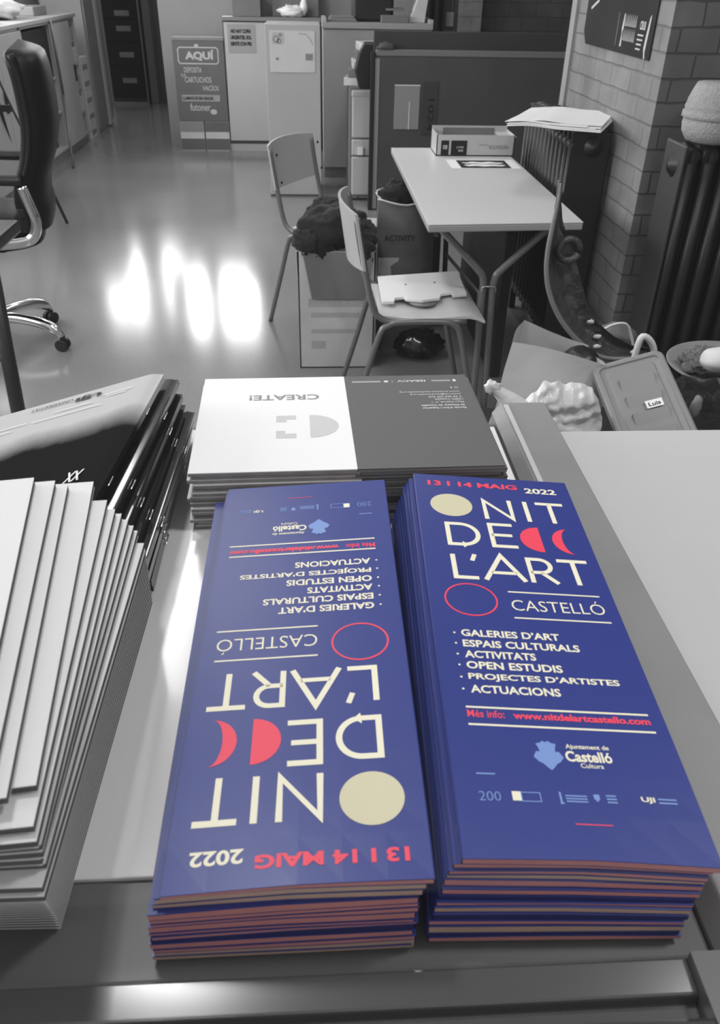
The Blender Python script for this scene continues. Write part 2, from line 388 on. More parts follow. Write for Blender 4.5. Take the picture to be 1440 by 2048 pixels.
# lamp housings
for k, (x, y, sx, sy, _) in enumerate(LAMPS):
    t = thing('ceiling_light', ['small', 'square', 'long', 'long', 'long'][k]+' white ceiling light '+['over the counter', 'added to brighten the pale desk', 'over the office chair', 'over the table', 'over the passage'][k], 'light', (x, y, H), 0, 'ceiling lights')
    MB().box((x-sx/2-.03, y-sy/2-.03, H-.028), (x+sx/2+.03, y+sy/2+.03, H)).build('housing', M['white_cab'], t)

# ------------------------------------------------------------------ counter, board, rails, desk
CZ = 1.08
t = thing('counter', 'grey service counter carrying the blue leaflet stacks', 'counter', (-.45, .4, 0))
MB().box((-1.3, .165, CZ-.03), (.163, .645, CZ)).build('worktop', M['counter'], t, .002)
MB().box((-1.28, .19, 0), (.15, .60, CZ-.03)).build('body', M['grey_cab'], t)
tag(MB().box((-.62, .210, CZ), (.160, .632, CZ+.003)).build('white_board', M['board'], None, .0008), 'glossy white board lying under the leaflet and magazine stacks', 'board')
t = thing('side_rail', 'grey rail running away along the right edge of the counter', 'rail', (.19, .4, CZ))
MB().prism([(.1635, CZ-.03), (.212, CZ-.03), (.212, CZ+.012), (.171, CZ+.012), (.1635, CZ+.002)], (0, .52, 0), (0, .142, 0), (1, 0, 0), (0, 0, 1)).build('rail_bar', M['rail'], t, .0012)
MB().box((.172, .30, CZ+.012), (.176, .655, CZ+.0135)).build('edge_strip', M['desk'], t)
t = thing('pale_desk', 'pale grey desk to the right of the side rail', 'desk', (.8, .4, 0))
MB().box((.2125, .02, CZ-.028), (1.5, .632, CZ-.002)).build('desktop', M['desk'], t, .002)
MB().box((.23, .10, 0), (1.45, .58, CZ-.028)).build('desk_body', M['grey_cab'], t)
t = thing('sliding_track', 'dark metal sliding glass track along the near edge of the counter', 'track', (0, .14, CZ))
prof = [(.100, -.03), (.100, .004), (.104, .007), (.110, .007), (.113, .003), (.113, -.006), (.121, -.006), (.121, .004), (.124, .0085), (.132, .0105), (.138, .0085), (.141, .004), (.141, -.003), (.149, -.003), (.150, .003), (.1645, .004), (.1645, -.03)]
MB().prism([(y, CZ+z) for y, z in prof], (1.45, 0, 0), (-1.3, 0, 0), (0, 1, 0), (0, 0, 1)).build('track_profile', M['track'], t, .0012)
MB().box((.150, .105, CZ-.02), (.1625, .164, CZ+.009)).build('corner_block', M['counter'], t)
g = tag(MB().box((-1.3, .1155, CZ-.0015), (1.4, .1185, 2.2)).build('sliding_glass', M['glass']), 'clear sliding glass pane standing in the near track', 'glass pane')

# ------------------------------------------------------------------ blue leaflets
LW, LL = .1065, .291
def leaflet_design(map_uv, parent, mirror=False):
    """the printed face, u and v in millimetres from its top left corner"""
    fn = map_uv
    T = lambda mb, s, u0, u1, vb, ht, bold=0.: put_text(mb, s, u0, -vb, u1-u0, ht, lambda u, v: fn(u, -v), bold)
    c = MB(); sw = 3.0
    st = lambda pts, wd=sw, closed=False, mb=None: stroke(mb or c, pts, wd, fn, closed)
    # NIT
    st([(44.3, 51.2), (44.3, 29.2), (61.6, 50.2), (61.6, 28.0)], 3.0)
    st([(72.2, 28.2), (72.2, 51.6)]); st([(79.3, 29.6), (98, 29.6)], 3.1); st([(88.6, 29.6), (88.6, 52)])
    # DE
    st([(16.9, 58.8), (16.9, 80.8), (25, 80.8)]+[(25+10.6*math.sin(a), 69.8+11*math.cos(a)) for a in [PI*i/16 for i in range(17)]], 3.0, True)
    st([(59, 57.3), (44.4, 57.3), (44.4, 80.6), (59.4, 80.6)], 3.0); st([(44.4, 68.8), (57.5, 68.8)], 2.9)
    # L'ART
    st([(17, 91.4), (17, 113.4), (30.5, 113.4)], 3.0); st([(30.6, 90.6), (28.4, 97)], 2.7)
    st([(34.6, 114.6), (46.3, 90.6), (58, 114.6)], 3.0); st([(38.8, 107.4), (53.8, 107.4)], 2.7)
    st([(62.6, 114.8), (62.6, 92.2), (69, 92.2)]+[(69+6.4*math.sin(a), 98.6-6.4*math.cos(a)) for a in [PI*i/10 for i in range(1, 11)]]+[(62.6, 105)], 2.9)
    st([(69, 105), (77.4, 114.8)], 2.9)
    st([(80.4, 92.3), (99, 92.3)], 3.0); st([(89.8, 92.3), (89.8, 115)], 3.0)
    c.build('title_lettering', M['cream'], parent); c = MB()
    T(c, '2022', 75.2, 97.0, 17.2, 6.6, .03)
    c.build('year_lettering', M['cream'], parent); c = MB()
    # list
    rows = [('GALERIES D\u2019ART', 163.6, 67.2), ('ESPAIS CULTURALS', 171.6, 76.2), ('ACTIVITATS', 179.6, 51.4), ('OPEN ESTUDIS', 187.4, 63.6), ('PROJECTES D\u2019ARTISTES', 195.8, 91), ('ACTUACIONS', 203.8, 59)]
    for s, v, u1 in rows:
        T(c, s, 14.2, u1, v, 5.3, .028); poly(c, circ(10.6, v-2.4, .65, n=10), fn)
    c.build('list_lettering', M['cream'], parent)
    b = MB()
    st([(45.4, 124.6), (98.6, 124.6)], 1.1, mb=b); st([(45.4, 146.8), (99.6, 146.8)], 1.1, mb=b)
    T(b, 'CASTELL\u00d3', 45.6, 98.6, 140.6, 11.4, -.006)
    st([(10.4, 213.0), (99.2, 213.0)], 1.15, mb=b); st([(10.4, 223.6), (99.8, 223.6)], 1.15, mb=b)
    b.build('city_lettering', M['cream'], parent); b = MB()
    T(b, 'Ajuntament de', 53.8, 74, 236.2, 3.3, .02); T(b, 'Castell\u00f3', 52.6, 74, 242.8, 6, .03); T(b, 'Cultura', 58.5, 69, 246.0, 2.6, .01)
    poly(b, [(24.6, 259.6), (28.4, 259.6), (28.4, 264.2), (24.6, 264.2)], fn)
    T(b, 'UJI', 81.2, 87.3, 263.0, 3.2, .03)
    b.build('pale_lettering', M['cream'], parent)
    d = MB(); poly(d, circ(22.2, 37.2, 13.9, 13.2), fn); d.build('cream_disc', M['disc'], parent)
    r = MB()
    T(r, '13 I 14 MAIG', 8.6, 70.4, 13.8, 6.2, .035); r.build('date_lettering', M['red'], parent); r = MB()
    poly(r, [(75.6, 58.0)]+[(75.6-13.4*math.sin(a), 71.2-13.2*math.cos(a)) for a in [PI*i/20 for i in range(1, 20)]]+[(75.6, 84.4)], fn)
    q = [(94.8-12.2*math.sin(a), 71.6-13.4*math.cos(a)) for a in [PI*i/20 for i in range(21)]]
    q2 = [(94.8-5.6*math.sin(a), 71.6-13.4*math.cos(a)) for a in [PI*i/20 for i in range(21)]]
    r.add([fn(u, v) for u, v in q+q2], [(i, i+1, 21+i+1, 21+i) for i in range(20)])
    r.build('red_moons', M['red'], parent); r = MB()
    st(circ(23.2, 133.0, 14.6, 13.6), 1.0, True, r)
    r.build('red_ring', M['red'], parent); r = MB()
    T(r, 'M\u00e9s info:', 10.6, 28.4, 219.2, 4.6, .015); T(r, 'www.nitdelartcastello.com', 32.5, 99, 219.2, 4.2, .04)
    r.build('red_lettering', M['red'], parent)
    e = MB()
    # city crest: crown over a lozenge shield with a wavy outline
    poly(e, [(44.8+u, 240.2+v) for u, v in ((-6.9, .6), (-5.2, -2.6), (-3.6, -2.3), (-3.9, -4.6), (-4.7, -7), (-2.6, -7.4), (-1.4, -8.6), (0, -7.8), (1.4, -8.6), (2.6, -7.4), (4.7, -7), (3.9, -4.6), (3.6, -2.3), (5.2, -2.6), (6.9, .6), (4.9, 3.2), (3.2, 4.2), (1.4, 6.4), (0, 7.8), (-1.4, 6.4), (-3.2, 4.2), (-4.9, 3.2))], fn)
    T(e, '200', 10.2, 19.6, 264.6, 4.6, -.01)
    st([(28.6, 260), (36.8, 260), (36.8, 264.4), (28.6, 264.4)], .45, True, e)
    st([(45.6, 259.2), (45.6, 265.0)], .9, mb=e); st([(44.9, 264.8), (46.6, 264.8)], .9, mb=e)
    for v in (261.0, 262.4, 263.8): st([(47.8, v), (57.2, v)], .7, mb=e)
    poly(e, [(60.2, 259.8), (62.8, 259.8), (62.8, 262.0), (61.5, 263.6), (60.2, 262.0)], fn)
    for v in (260.2, 261.8, 263.4): st([(65.8, v), (70.2, v)], .8, mb=e)
    for v in (260.6, 262.4): st([(88.8, v), (97, v)], .8, mb=e)
    st([(10.4, 251), (18.8, 251)], .8, mb=e)
    e.build('pale_blue_marks', M['paleblue'], parent)
    f = MB(); st([(49, 274.8), (65, 274.8)], .5, mb=f); f.build('fine_red_line', M['red'], parent)

def leaflet_stack(side, cx, cy, rot, flip, n, offs, top_z):
    """leaflets folded along one long side, so the pile stands higher at its folds"""
    rnd = random.Random(3 if side == 'left' else 11)
    th = [rnd.uniform(.55, 1.6) for _ in range(n)]; tot = sum(th)
    wob = [(rnd.uniform(0, 6), rnd.uniform(1.5, 4.5)) for _ in range(n+1)]
    def edge_level(i, f):      # piles of paper are never quite parallel
        if i == 0 or i == n: return i/n*1.0
        return sum(th[:i])/tot+.011*math.sin(wob[i][0]+f*wob[i][1])
    base = CZ+.0032; cum = 0; fold_h = top_z-base
    for i in range(n):
        lo, hi = cum/tot, (cum+th[i])/tot; cum += th[i]
        j = n-1-i                                   # 0 is the topmost
        du, dv, dr = offs(j, rnd)
        a = rot+dr+(PI if flip else 0)
        ex = Vector((math.cos(a), math.sin(a), 0)); ey = Vector((math.sin(a), -math.cos(a), 0))   # u right, v down the page
        c0 = Vector((cx+du, cy+dv, 0))
        ph = rnd.uniform(0, 6); wv = .0007 if j else 0
        def surf(u, v, k, i=i, ex=ex, ey=ey, c0=c0, ph=ph, wv=wv, j=j):
            """u,v in metres on the leaflet, k = 0 underside .. 1 top side"""
            f = u/LW; g = v/LL; lo = edge_level(i, f); hi = edge_level(i+1, f)
            h = base+fold_h*(lo+(hi-lo)*k)*(1-.145*f)
            near = g if not flip else 1-g
            h -= .0022*(lo+(hi-lo)*k)*max(0, near-.72)**2/.078*(abs(f-.5)*2)**1.2
            return c0+ex*(u-LW/2)+ey*(v-LL/2)+Vector((0, 0, h))
        lab = '%s blue event leaflet, %s of the %s stack' % ('printed' if j == 0 else 'folded', ORD[j], side)
        mid = surf(LW/2, LL/2, 0)
        t = thing('leaflet', lab, 'leaflet', (mid.x, mid.y, mid.z), 0, 'blue leaflets in the %s stack' % side)
        kb = rnd.uniform(.72, .88)                  # the blue cover is the upper share of the thickness
        nU, nV = 6, 14
        def slab(k0, k1, ins):
            mb = MB(); W = nU+1
            def P(i, jj, k): return surf(ins+(LW-2*ins)*i/nU, ins+(LL-2*ins)*jj/nV, k)
            vs = [P(i, jj, k1) for jj in range(nV+1) for i in range(nU+1)]; lo_ = [P(i, jj, k0) for jj in range(nV+1) for i in range(nU+1)]
            fs = [(jj*W+i, (jj+1)*W+i, (jj+1)*W+i+1, jj*W+i+1) for jj in range(nV) for i in range(nU)]
            mb.add(vs, fs, False); mb.add(lo_, [f[::-1] for f in fs], False)
            ed = [i for i in range(W)]+[q*W+nU for q in range(1, nV+1)]+[nV*W+i for i in range(nU-1, -1, -1)]+[q*W for q in range(nV-1, 0, -1)]
            E = len(ed); mb.add([vs[q] for q in ed]+[lo_[q] for q in ed], [(i, (i+1) % E, E+(i+1) % E, E+i) for i in range(E)])
            return mb
        dark = rnd.random() < .16 and j > 2
        slab(kb, .985, 0).build('cover', M['blue'], t)
        slab(0.02, kb-.02, .0001).build('inside_pages', M['darkblue'] if dark else (M['pink'] if rnd.random() < .6 else M['tan']), t)
        # the blue fold that closes the long side
        fb = MB(); K = 12
        pts = [surf(0, LL*q/K, .5) for q in range(K+1)]
        hh = fold_h*(hi-lo)*.46
        for q in range(K):
            A, B = pts[q], pts[q+1]; o1 = -ex*.0006; up = Vector((0, 0, hh))
            fb.add([A-up, B-up, B+o1-up*.6, A+o1-up*.6, A+o1+up*.6, B+o1+up*.6, B+up, A+up], [(0, 1, 2, 3), (3, 2, 5, 4), (4, 5, 6, 7)])
        fb.build('fold', M['yellow'] if (side == 'left' and j == n-1) else M['blue'], t)
        if j == 0:
            leaflet_design(lambda u, v: surf(u*.001, v*.001, .985)+Vector((0, 0, .00014)), t)
        if j in (2, 5, 8) or (j == 1 and side == 'left'):
            sl = MB(); uu = LW*1.0-.0042
            for q in range(K):
                A, B = surf(.0022, LL*(.02+.96*q/K), 1), surf(.0022, LL*(.02+.96*(q+1)/K), 1); up = Vector((0, 0, .00008))
                sl.add([A+up, B+up, B+up+ex*.0007, A+up+ex*.0007], [(0, 1, 2, 3)])
            sl.build('printed_line', M['cream'], t)
def off_right(j, rnd):
    if j == 0: return 0, 0, 0
    k = min(1, j/11)
    return -.002-.0115*k**.8+rnd.uniform(-.0008, .0008), .001-.009*k+rnd.uniform(-.0004, .0004), .008*k+rnd.uniform(-.002, .002)
def off_left(j, rnd):
    if j == 0: return 0, 0, 0
    if j < 3: return -.0012*j-.001, rnd.uniform(-.001, .001), -.004
    k = min(1, j/11)
    return -.006-.003*k+rnd.uniform(-.0008, .0008), -.0005-.003*k+rnd.uniform(-.0004, .0004), .012+.004*k+rnd.uniform(-.002, .002)
leaflet_stack('right', .1150, .3275, math.radians(-2.4), False, 14, off_right, 1.1305)
leaflet_stack('left', -.0085, .3225, math.radians(-.6), True, 14, off_left, 1.1305)

# ------------------------------------------------------------------ CREATE booklets lying open
def booklets():
    n = 15; z0 = CZ+.0032; z1 = 1.130; rnd = random.Random(5)
    for i in range(n):
        j = n-1-i; dx, dy, a = (0, 0, 0) if j == 0 else (rnd.uniform(-.003, .003), rnd.uniform(-.003, .002), rnd.uniform(-.012, .012))
        a += math.radians(1.5)
        c = Vector((.0269+dx, .5605+dy, 0)); ex = Vector((math.cos(a), math.sin(a), 0)); ey = Vector((-math.sin(a), math.cos(a), 0))
        za, zb = z0+(z1-z0)*i/n, z0+(z1-z0)*(i+1)/n
        t = thing('booklet', 'open white and dark grey booklet, %s of its pile' % ORD[j], 'booklet', (c.x, c.y, za), 0, 'open booklets behind the leaflets')
        def P(u, v, k):      # u -.11 .. .104, v -.073 .. .073
            f = abs(u)/.11; lift = .0018*math.exp(-(u/.02)**2)*-1 + (.0035*max(0, f-.75)*4*(.3 if i < n-1 else 1)*0)
            return c+ex*(u*1.055)+ey*(v*1.055)+Vector((0, 0, za+(zb-za)*k*.94))
        for name, u0, u1, mt in (('left_page', -.112, 0, M['create_w']), ('right_page', 0, .100, M['create_g'])):
            mb = MB(); mb.box((0, 0, 0), (1, 1, 1), Matrix.Identity(4))
            vs = []
            for (x, y, z) in mb.v: vs.append(P(u0+(u1-u0)*x, -.0735+.147*y, .72+.28*z))
            mb.v = vs; mb.build(name, mt, t)
            mb = MB(); mb.box((0, 0, 0), (1, 1, 1)); mb.v = [P(u0+(u1-u0)*(.002+.996*x), -.0734+.1468*y, .70*z) for (x, y, z) in mb.v]
            mb.build('page_block', M['create_e'] if u0 < -.01 else M['ink'], t)
        if j == 0:
            up = Vector((0, 0, .00012))
            L = lambda u, v: P(-u, -v, 1)+up      # upside down reading: u grows to the left, v towards the viewer's far side
            inv = lambda u, v: P(-u, -v, 1)+up
            k = MB(); put_text(k, 'CREATE!', .0215, -.0415, .054, .0092, inv, .02)
            k.build('grey_heading', M['ink'], t)
            g = MB()
            q = [(.030, -.006)]+[(.030-.021*math.sin(a_), .011-.0175*math.cos(a_)) for a_ in [PI*i_/16 for i_ in range(1, 16)]]+[(.030, .0285)]
            poly(g, q, inv)
            for pp in ([(.040, -.006), (.0545, -.006), (.0545, .004), (.047, .004), (.047, 0), (.040, 0)], [(.040, .0285), (.0545, .0285), (.0545, .0175), (.048, .0175), (.048, .022), (.040, .022)]):
                poly(g, pp, inv)
            g.build('printed_emblem', M['inkpale'], t)
            h = MB()
            for (s, u0, v0, wd, ht) in (('Escola d\u2019Art i Superior', -.090, -.0155, .034, .0032), ('de Disseny de Castell\u00f3', -.090, -.0200, .034, .0032)):
                put_text(h, s, u0, v0, wd, ht, inv, .03)
            for (s, u0, v0, wd, ht) in (('Pla\u00e7a Fadrell, n\u00ba 1', -.090, -.0252, .025, .003), ('12002 Castell\u00f3', -.090, -.0298, .022, .003), ('T 34 964 239 410', -.090, -.0344, .026, .003), ('erasmus@easdcastello.org', -.090, -.039, .040, .003), ('www.erasmus.easdcastello.org', -.090, -.0436, .048, .003)):
                put_text(h, s, u0, v0, wd, ht, inv, .005)
            stroke(h, circ(-.0885, -.0490, .0013, n=10), .0004, inv, True); stroke(h, [(-.0845, -.0505), (-.0845, -.0475)], .0008, inv)
            put_text(h, 'ISEACV', -.0655, -.0645, .023, .0036, inv, .02); stroke(h, [(-.0385, -.0645), (-.0385, -.0605)], .0003, inv)
            for v in (-.0632, -.0618): stroke(h, [(-.086, v), (-.0705, v)], .0006, inv); stroke(h, [(-.029, v), (-.006, v)], .0007, inv)
            poly(h, [(-.0905, -.0645), (-.088, -.0645), (-.088, -.0605), (-.0905, -.0605)], inv); poly(h, circ(-.0335, -.0625, .0019, n=14), inv)
            h.build('pale_small_print', M['cover_txt'], t)
M['cover_txt'] = principled('pale_print', .6, .6)
booklets()

# ------------------------------------------------------------------ black magazines with stapled spines, left
def magazines():
    n = 9; far = [(327, 741), (357, 752), (364, 781), (371, 803), (389, 818), (386, 832), (383, 846), (381, 858), (379, 868)]
    near = [(196, 985), (226, 1030), (252, 1060), (270, 1095), (292, 1120), (298, 1140), (302, 1158), (304, 1172), (305, 1183)]
    for j in range(n):
        k = j/(n-1); z = 1.163-.0775*k
        A = on_z(*far[j], z); dx = on_z(*near[j], z-.002)-A; d = Vector((dx.x, dx.y, 0)).normalized()
        ln = .205; wd = .150; lft = Vector((d.y, -d.x, 0))
        if lft.x > 0: lft = -lft
        ths = .0085; droop = .048*(1-k*.92)
        t = thing('magazine', 'black glossy stapled magazine, %s of the dark pile on the left' % ORD[j], 'magazine', tuple(A), 0, 'dark magazines in the left pile')
        def P(u, v, q, A=A, d=d, lft=lft, droop=droop):
            f = u/wd
            tk = ths*(1-.62*f**.6 if f > 0 else 1)
            bulge = ths*.5*math.exp(-(u/.006)**2)
            curl = .006*math.sin(v/ln*PI)*(1-f)*(1 if j == 0 else .2)
            h = A.z-droop*f-.0*v+curl*0
            h = max(h, CZ+.004+tk*1.0)
            return A+d*v+lft*u+Vector((0, 0, h-A.z-(0 if q else tk)-(bulge if q else 0)*.7))
        mb = MB(); nU, nV = 26, 8; W = nU+1
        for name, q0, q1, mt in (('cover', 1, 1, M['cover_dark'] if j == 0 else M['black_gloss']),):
            top = [P(wd*(i/nU)**1.6, ln*jj/nV, 1) for jj in range(nV+1) for i in range(nU+1)]; bot = [P(wd*(i/nU)**1.6, ln*jj/nV, 0) for jj in range(nV+1) for i in range(nU+1)]
            fs = [(jj*W+i, (jj+1)*W+i, (jj+1)*W+i+1, jj*W+i+1) for jj in range(nV) for i in range(nU)]
            mb.add(top, [f[::-1] for f in fs], True); mb.add(bot, fs, True)
            ed = [i for i in range(W)]+[x*W+nU for x in range(1, nV+1)]+[nV*W+i for i in range(nU-1, -1, -1)]+[x*W for x in range(nV-1, 0, -1)]
            E = len(ed); mb.add([top[x] for x in ed]+[bot[x] for x in ed], [(i, (i+1) % E, E+(i+1) % E, E+i) for i in range(E)])
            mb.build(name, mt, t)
        for vv in (.05, .145):
            s = MB()
            a_, b_ = P(0, ln*vv/.205, 1), P(0, ln*vv/.205+.011, 1); o_ = -lft*.0012-Vector((0, 0, .0035))
            s.tube([a_+o_+lft*.001, a_+o_, b_+o_, b_+o_+lft*.001], .00045, 6); s.build('staple', M['chrome'], t)
        if j == 0:
            fn = lambda u, v: P(u, v, 1)+Vector((0, 0, .0012))      # u from the spine, v from the far edge; upside down print
            k1 = MB(); put_text(k1, 'UJI', .046, .009, .021, .0078, fn, .05); put_text(k1, 'UNIVERSITAT', .070, .0095, .035, .004, fn, .01)
            k1.build('dark_lettering', M['inkdark'], t)
            k2 = MB()
            for (u0, u1, v) in ((.020, .046, .019), (.024, .040, .023), (.050, .080, .027), (.040, .095, .036), (.100, .125, .034), (.11, .15, .042)):
                stroke(k2, [(u0, v), (u1, v)], .0009, fn)
            put_text(k2, 'XX', .018, .140, .011, .013, fn, .03)
            k2.build('pale_lettering', M['cover_txt'], t)
magazines()

# ------------------------------------------------------------------ pale brochures fanned out, near left
def brochures():
    far = [(68, 955), (110, 961), (136, 967), (187, 963), (214, 1000), (230, 1018), (243, 1027), (256, 1039), (267, 1051), (275, 1061), (288, 1086)]
    near = [(-60, 1560), (-24, 1590), (10, 1606), (60, 1632), (66, 1652), (74, 1676), (82, 1688), (84, 1702), (80, 1722), (86, 1742), (88, 1760)]
    n = 24; ztop = 1.187
    for j in range(n):
        if j < 11: f, g = far[j], near[j]; z = ztop-.0043*j
        else:
            q = (j-10)/(n-11); z = ztop-.043-(ztop-.043-CZ-.0075)*q
            f = (290+14*q, 1092+104*q); g = (90+26*q, 1772+78*q)
        A, B = on_z(*f, z), on_z(*g, z); d = Vector((B.x-A.x, B.y-A.y, 0)).normalized(); l = Vector((d.y, -d.x, 0))
        if l.x > 0: l = -l
        ln, wd = .210, .148; th = .0040
        t = thing('brochure', 'pale brochure, %s of the fanned pile at the near left' % ORD[j], 'brochure', tuple(A), 0, 'pale brochures in the fanned pile')
        Mx = Matrix((( l.x, d.x, 0, A.x), (l.y, d.y, 0, A.y), (0, 0, 1, z), (0, 0, 0, 1)))
        MB().box((0, 0, -.0004), (wd, ln, 0), Mx).build('front_cover', M['brochure'], t)
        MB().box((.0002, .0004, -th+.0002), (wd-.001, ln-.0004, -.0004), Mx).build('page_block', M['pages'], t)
        MB().box((0, 0, -th), (wd, ln, -th+.0002), Mx).build('back_cover', M['brochure'], t)
brochures()

# ------------------------------------------------------------------ cabinets along the left side
def cab_left():
    XF = -2.14; top = 1.035
    units = [  # y0, y1, kind
        (4.6, 5.8, 'door', 'white two-door floor cabinet nearest on the left, behind the office chair'),
        (5.8, 6.99, 'door', 'white floor cabinet just before the open black shelf'),
        (6.99, 7.84, 'shelf', 'open floor shelf cabinet with dark inside, left wall'),
        (7.84, 8.40, 'door', 'narrow pale floor cabinet between the two open shelves'),
        (8.40, 8.66, 'shelf2', 'narrow open shelf cabinet with paper packs, end of the left row')]
    for y0, y1, kind, lab in units:
        t = thing('floor_cabinet', lab, 'cabinet', (XF-.22, (y0+y1)/2, 0))
        y0 += .002; y1 -= .002
        b = MB()
        b.box((XF-.44, y0, .08), (XF, y0+.018, top)).box((XF-.44, y1-.018, .08), (XF, y1, top)).box((XF-.44, y0, .08), (XF, y1, .098)).box((XF-.44, y0, top-.018), (XF, y1, top)).box((XF-.44, y0, .08), (XF-.43, y1, top))
        b.build('carcass', M['white_cab'], t)
        MB().box((XF-.40, y0, 0), (XF-.04, y1, .08)).build('plinth', M['grey_cab'], t)
        if kind == 'door':
            ys = [y0, (y0+y1)/2, y1] if y1-y0 > .9 else [y0, y1]
            for a, c in zip(ys, ys[1:]):
                d = MB().box((XF, a+.003, .085), (XF+.018, c-.003, top-.02)).build('door', M['white_cab'], t, .002)
                MB().box((XF+.018, c-.06, .55), (XF+.034, c-.045, .68)).build('handle', M['dark_metal'], d)
        else:
            hs = (.36, .62) if kind == 'shelf' else (.26, .46, .66, .84)
            for h in hs: MB().box((XF-.43, y0+.018, h), (XF-.01, y1-.018, h+.016)).build('shelf', M['white_cab'], t)
    w = MB().box((XF-.46, 4.6, top), (XF+.02, 8.68, top+.028)).build('long_worktop', M['white_cab'], None, .003)
    tag(w, 'pale continuous worktop over the left row of cabinets', 'worktop')
    # contents of the open shelves
    tag(MB().box((XF-.38, 7.03, .64), (XF-.02, 7.80, .995)).build('dark_shelf_fill', M['inkdark'], None, .004), 'black block added to darken the upper inside of the open shelf', 'box')  # black block stands in for the shelf's dark, shaded interior
    tag(MB().box((XF-.35, 7.30, .38), (XF-.03, 7.80, .56)).build('document_box', M['grey_cab'], None, .004), 'grey document box on the middle of the open shelf', 'box')
    tag(MB().box((XF-.36, 7.12, .10), (XF-.05, 7.42, .30)).build('black_case', M['black'], None, .01), 'black case at the bottom of the open shelf', 'case')
    tag(MB().box((XF-.34, 7.46, .10), (XF-.06, 7.72, .29)).build('dark_folder_box', M['divider2'], None, .004), 'dark grey folder box beside the black case, open shelf', 'box')
    k = 0
    names = ['lowest', 'second lowest', 'middle', 'second highest', 'highest']
    for i, h in enumerate((.1, .277, .477, .677, .857)):
        tag(MB().box((XF-.30, 8.43, h), (XF-.012, 8.62, h+.10+.02*(i % 2))).build('paper_pack', M['box'] if i % 2 else M['grey_cab'], None, .003), 'paper pack on the %s shelf of the narrow open cabinet' % names[i], 'paper pack', 'paper packs in the narrow cabinet')
    # tall grey glass-fronted panels past the row
    t = thing('tall_cupboard', 'tall grey cupboard with a pale door edge at the end of the left row', 'cupboard', (XF-.2, 9.8, 0))
    MB().box((XF-.4, 9.1, 0), (XF-.02, 9.78, 1.65)).build('body', M['grey_cab'], t)
    MB().box((XF-.02, 9.12, .05), (XF, 9.50, 1.62)).build('door', M['rail'], t); MB().box((XF-.02, 9.53, .02), (XF+.012, 9.62, 1.64)).build('edge_strip', M['white_door'], t)
    MB().box((XF-.02, 9.64, .05), (XF, 9.77, 1.62)).build('side_panel', M['rail'], t)
    for i in range(5):
        bx = thing('paper_box', 'small pale carton, %s of the tower beside the tall cupboard' % ['bottom', 'second from the bottom', 'middle', 'second from the top', 'top'][i], 'box', (XF+.0, 8.9, .02+i*.14), .03*(i % 3-1), 'cartons in the tower by the cupboard')
        z0 = .0+i*.141
        MB().box((XF-.28, 8.73, z0), (XF-.01, 8.98, z0+.139)).build('carton', M['box'], bx, .003)
        MB().box((XF-.0098, 8.76, z0+.03), (XF-.0090, 8.95, z0+.075)).build('printed_band', M['ink'], bx)
cab_left()
# things lying on the left worktop
tag(MB().blob((-2.42, 7.45, 1.13), (.17, .30, .075), 28, 14, .35, 3, 2., zmin=1.0635, ridges=.5).build('crumpled_bag', M['bright']), 'bright white crumpled bag on the left worktop', 'bag')
def sheet(name, c, sx, sy, z, rz, mat, lab, cat, th=.003, curl=.0, grp=None, seed=0):
    Mx = Matrix.Translation((c[0], c[1], z)) @ Matrix.Rotation(rz, 4, 'Z')
    mb = MB().grid(lambda u, v: Mx @ Vector(((u-.5)*sx, (v-.5)*sy, th+curl*(abs(noise.noise(Vector((u*2+seed, v*2, seed))))+((u-.5)**2)*1.2))), 10, 10, True, (0, 0, th))
    return tag(mb.build(name, mat), lab, cat, grp)
sheet('paper_roll_sheet', (-2.33, 6.35), .30, .9, 1.0632, .02, M['paper'], 'long pale paper sheets lying on the left worktop', 'paper', .012, .01)
tag(MB().box((-2.52, 7.95, 1.0635), (-2.28, 8.35, 1.13)).build('grey_tray', M['grey_cab'], None, .006), 'grey tray at the far end of the left worktop', 'tray')
# leaning pole and easel
pp = MB().tube([on_z(147, 335, .012), on_x(127, 190, -2.11)], .011, 10).tube([on_x(127, 190, -2.11), on_x(100, 36, -2.10)], .011, 10)
tag(pp.build('leaning_pole', M['tube']), 'thin grey pole leaning on the open shelf cabinet', 'pole')
t = thing('easel', 'thin folding easel with splayed legs behind the office chair', 'easel', (-1.9, 5.8, 0))
apex = on_y(-40, 80, 5.95)
for q in (on_z(135, 447, .01), Vector((apex.x-.35, 5.5, .01)), Vector((apex.x-.1, 6.5, .01))):
    MB().tube([q, apex], .010, 8).build('leg', M['dark_metal'], t)
MB().box((apex.x-.3, apex.y-.05, .62), (apex.x+.12, apex.y-.03, .66)).build('ledge', M['dark_metal'], t)
# flat file cabinet with label holders
t = thing('file_cabinet', 'dark drawer cabinet with four pale label holders at the end of the passage', 'cabinet', (-2.21, 11.1, 0))
MB().box((-2.436, 11.21, 0), (-1.995, 11.395, 1.5)).build('carcass', M['divider2'], t)
MB().box((-2.436, 11.19, 0), (-2.422, 11.21, 1.5)).box((-2.010, 11.19, 0), (-1.995, 11.21, 1.5)).box((-2.422, 11.2, 0), (-2.010, 11.21, .03)).build('frame', M['rail'], t)
for z0, z1, lz in ((.08, .40, .265), (.41, .67, .54), (.68, .90, .81), (.91, 1.13, .965), (1.14, 1.45, 1.3)):
    d = MB().box((-2.415, 11.185, z0), (-2.017, 11.205, z1)).build('drawer', M['inkdark'], t, .003)
    pz_ = lz if z0 < 1.1 else 1.3
    P0 = -2.25
    MB().box((P0-.03, 11.178, pz_-.028), (P0+.14, 11.185, pz_+.028)).build('label_holder', M['rail'], d, .002)

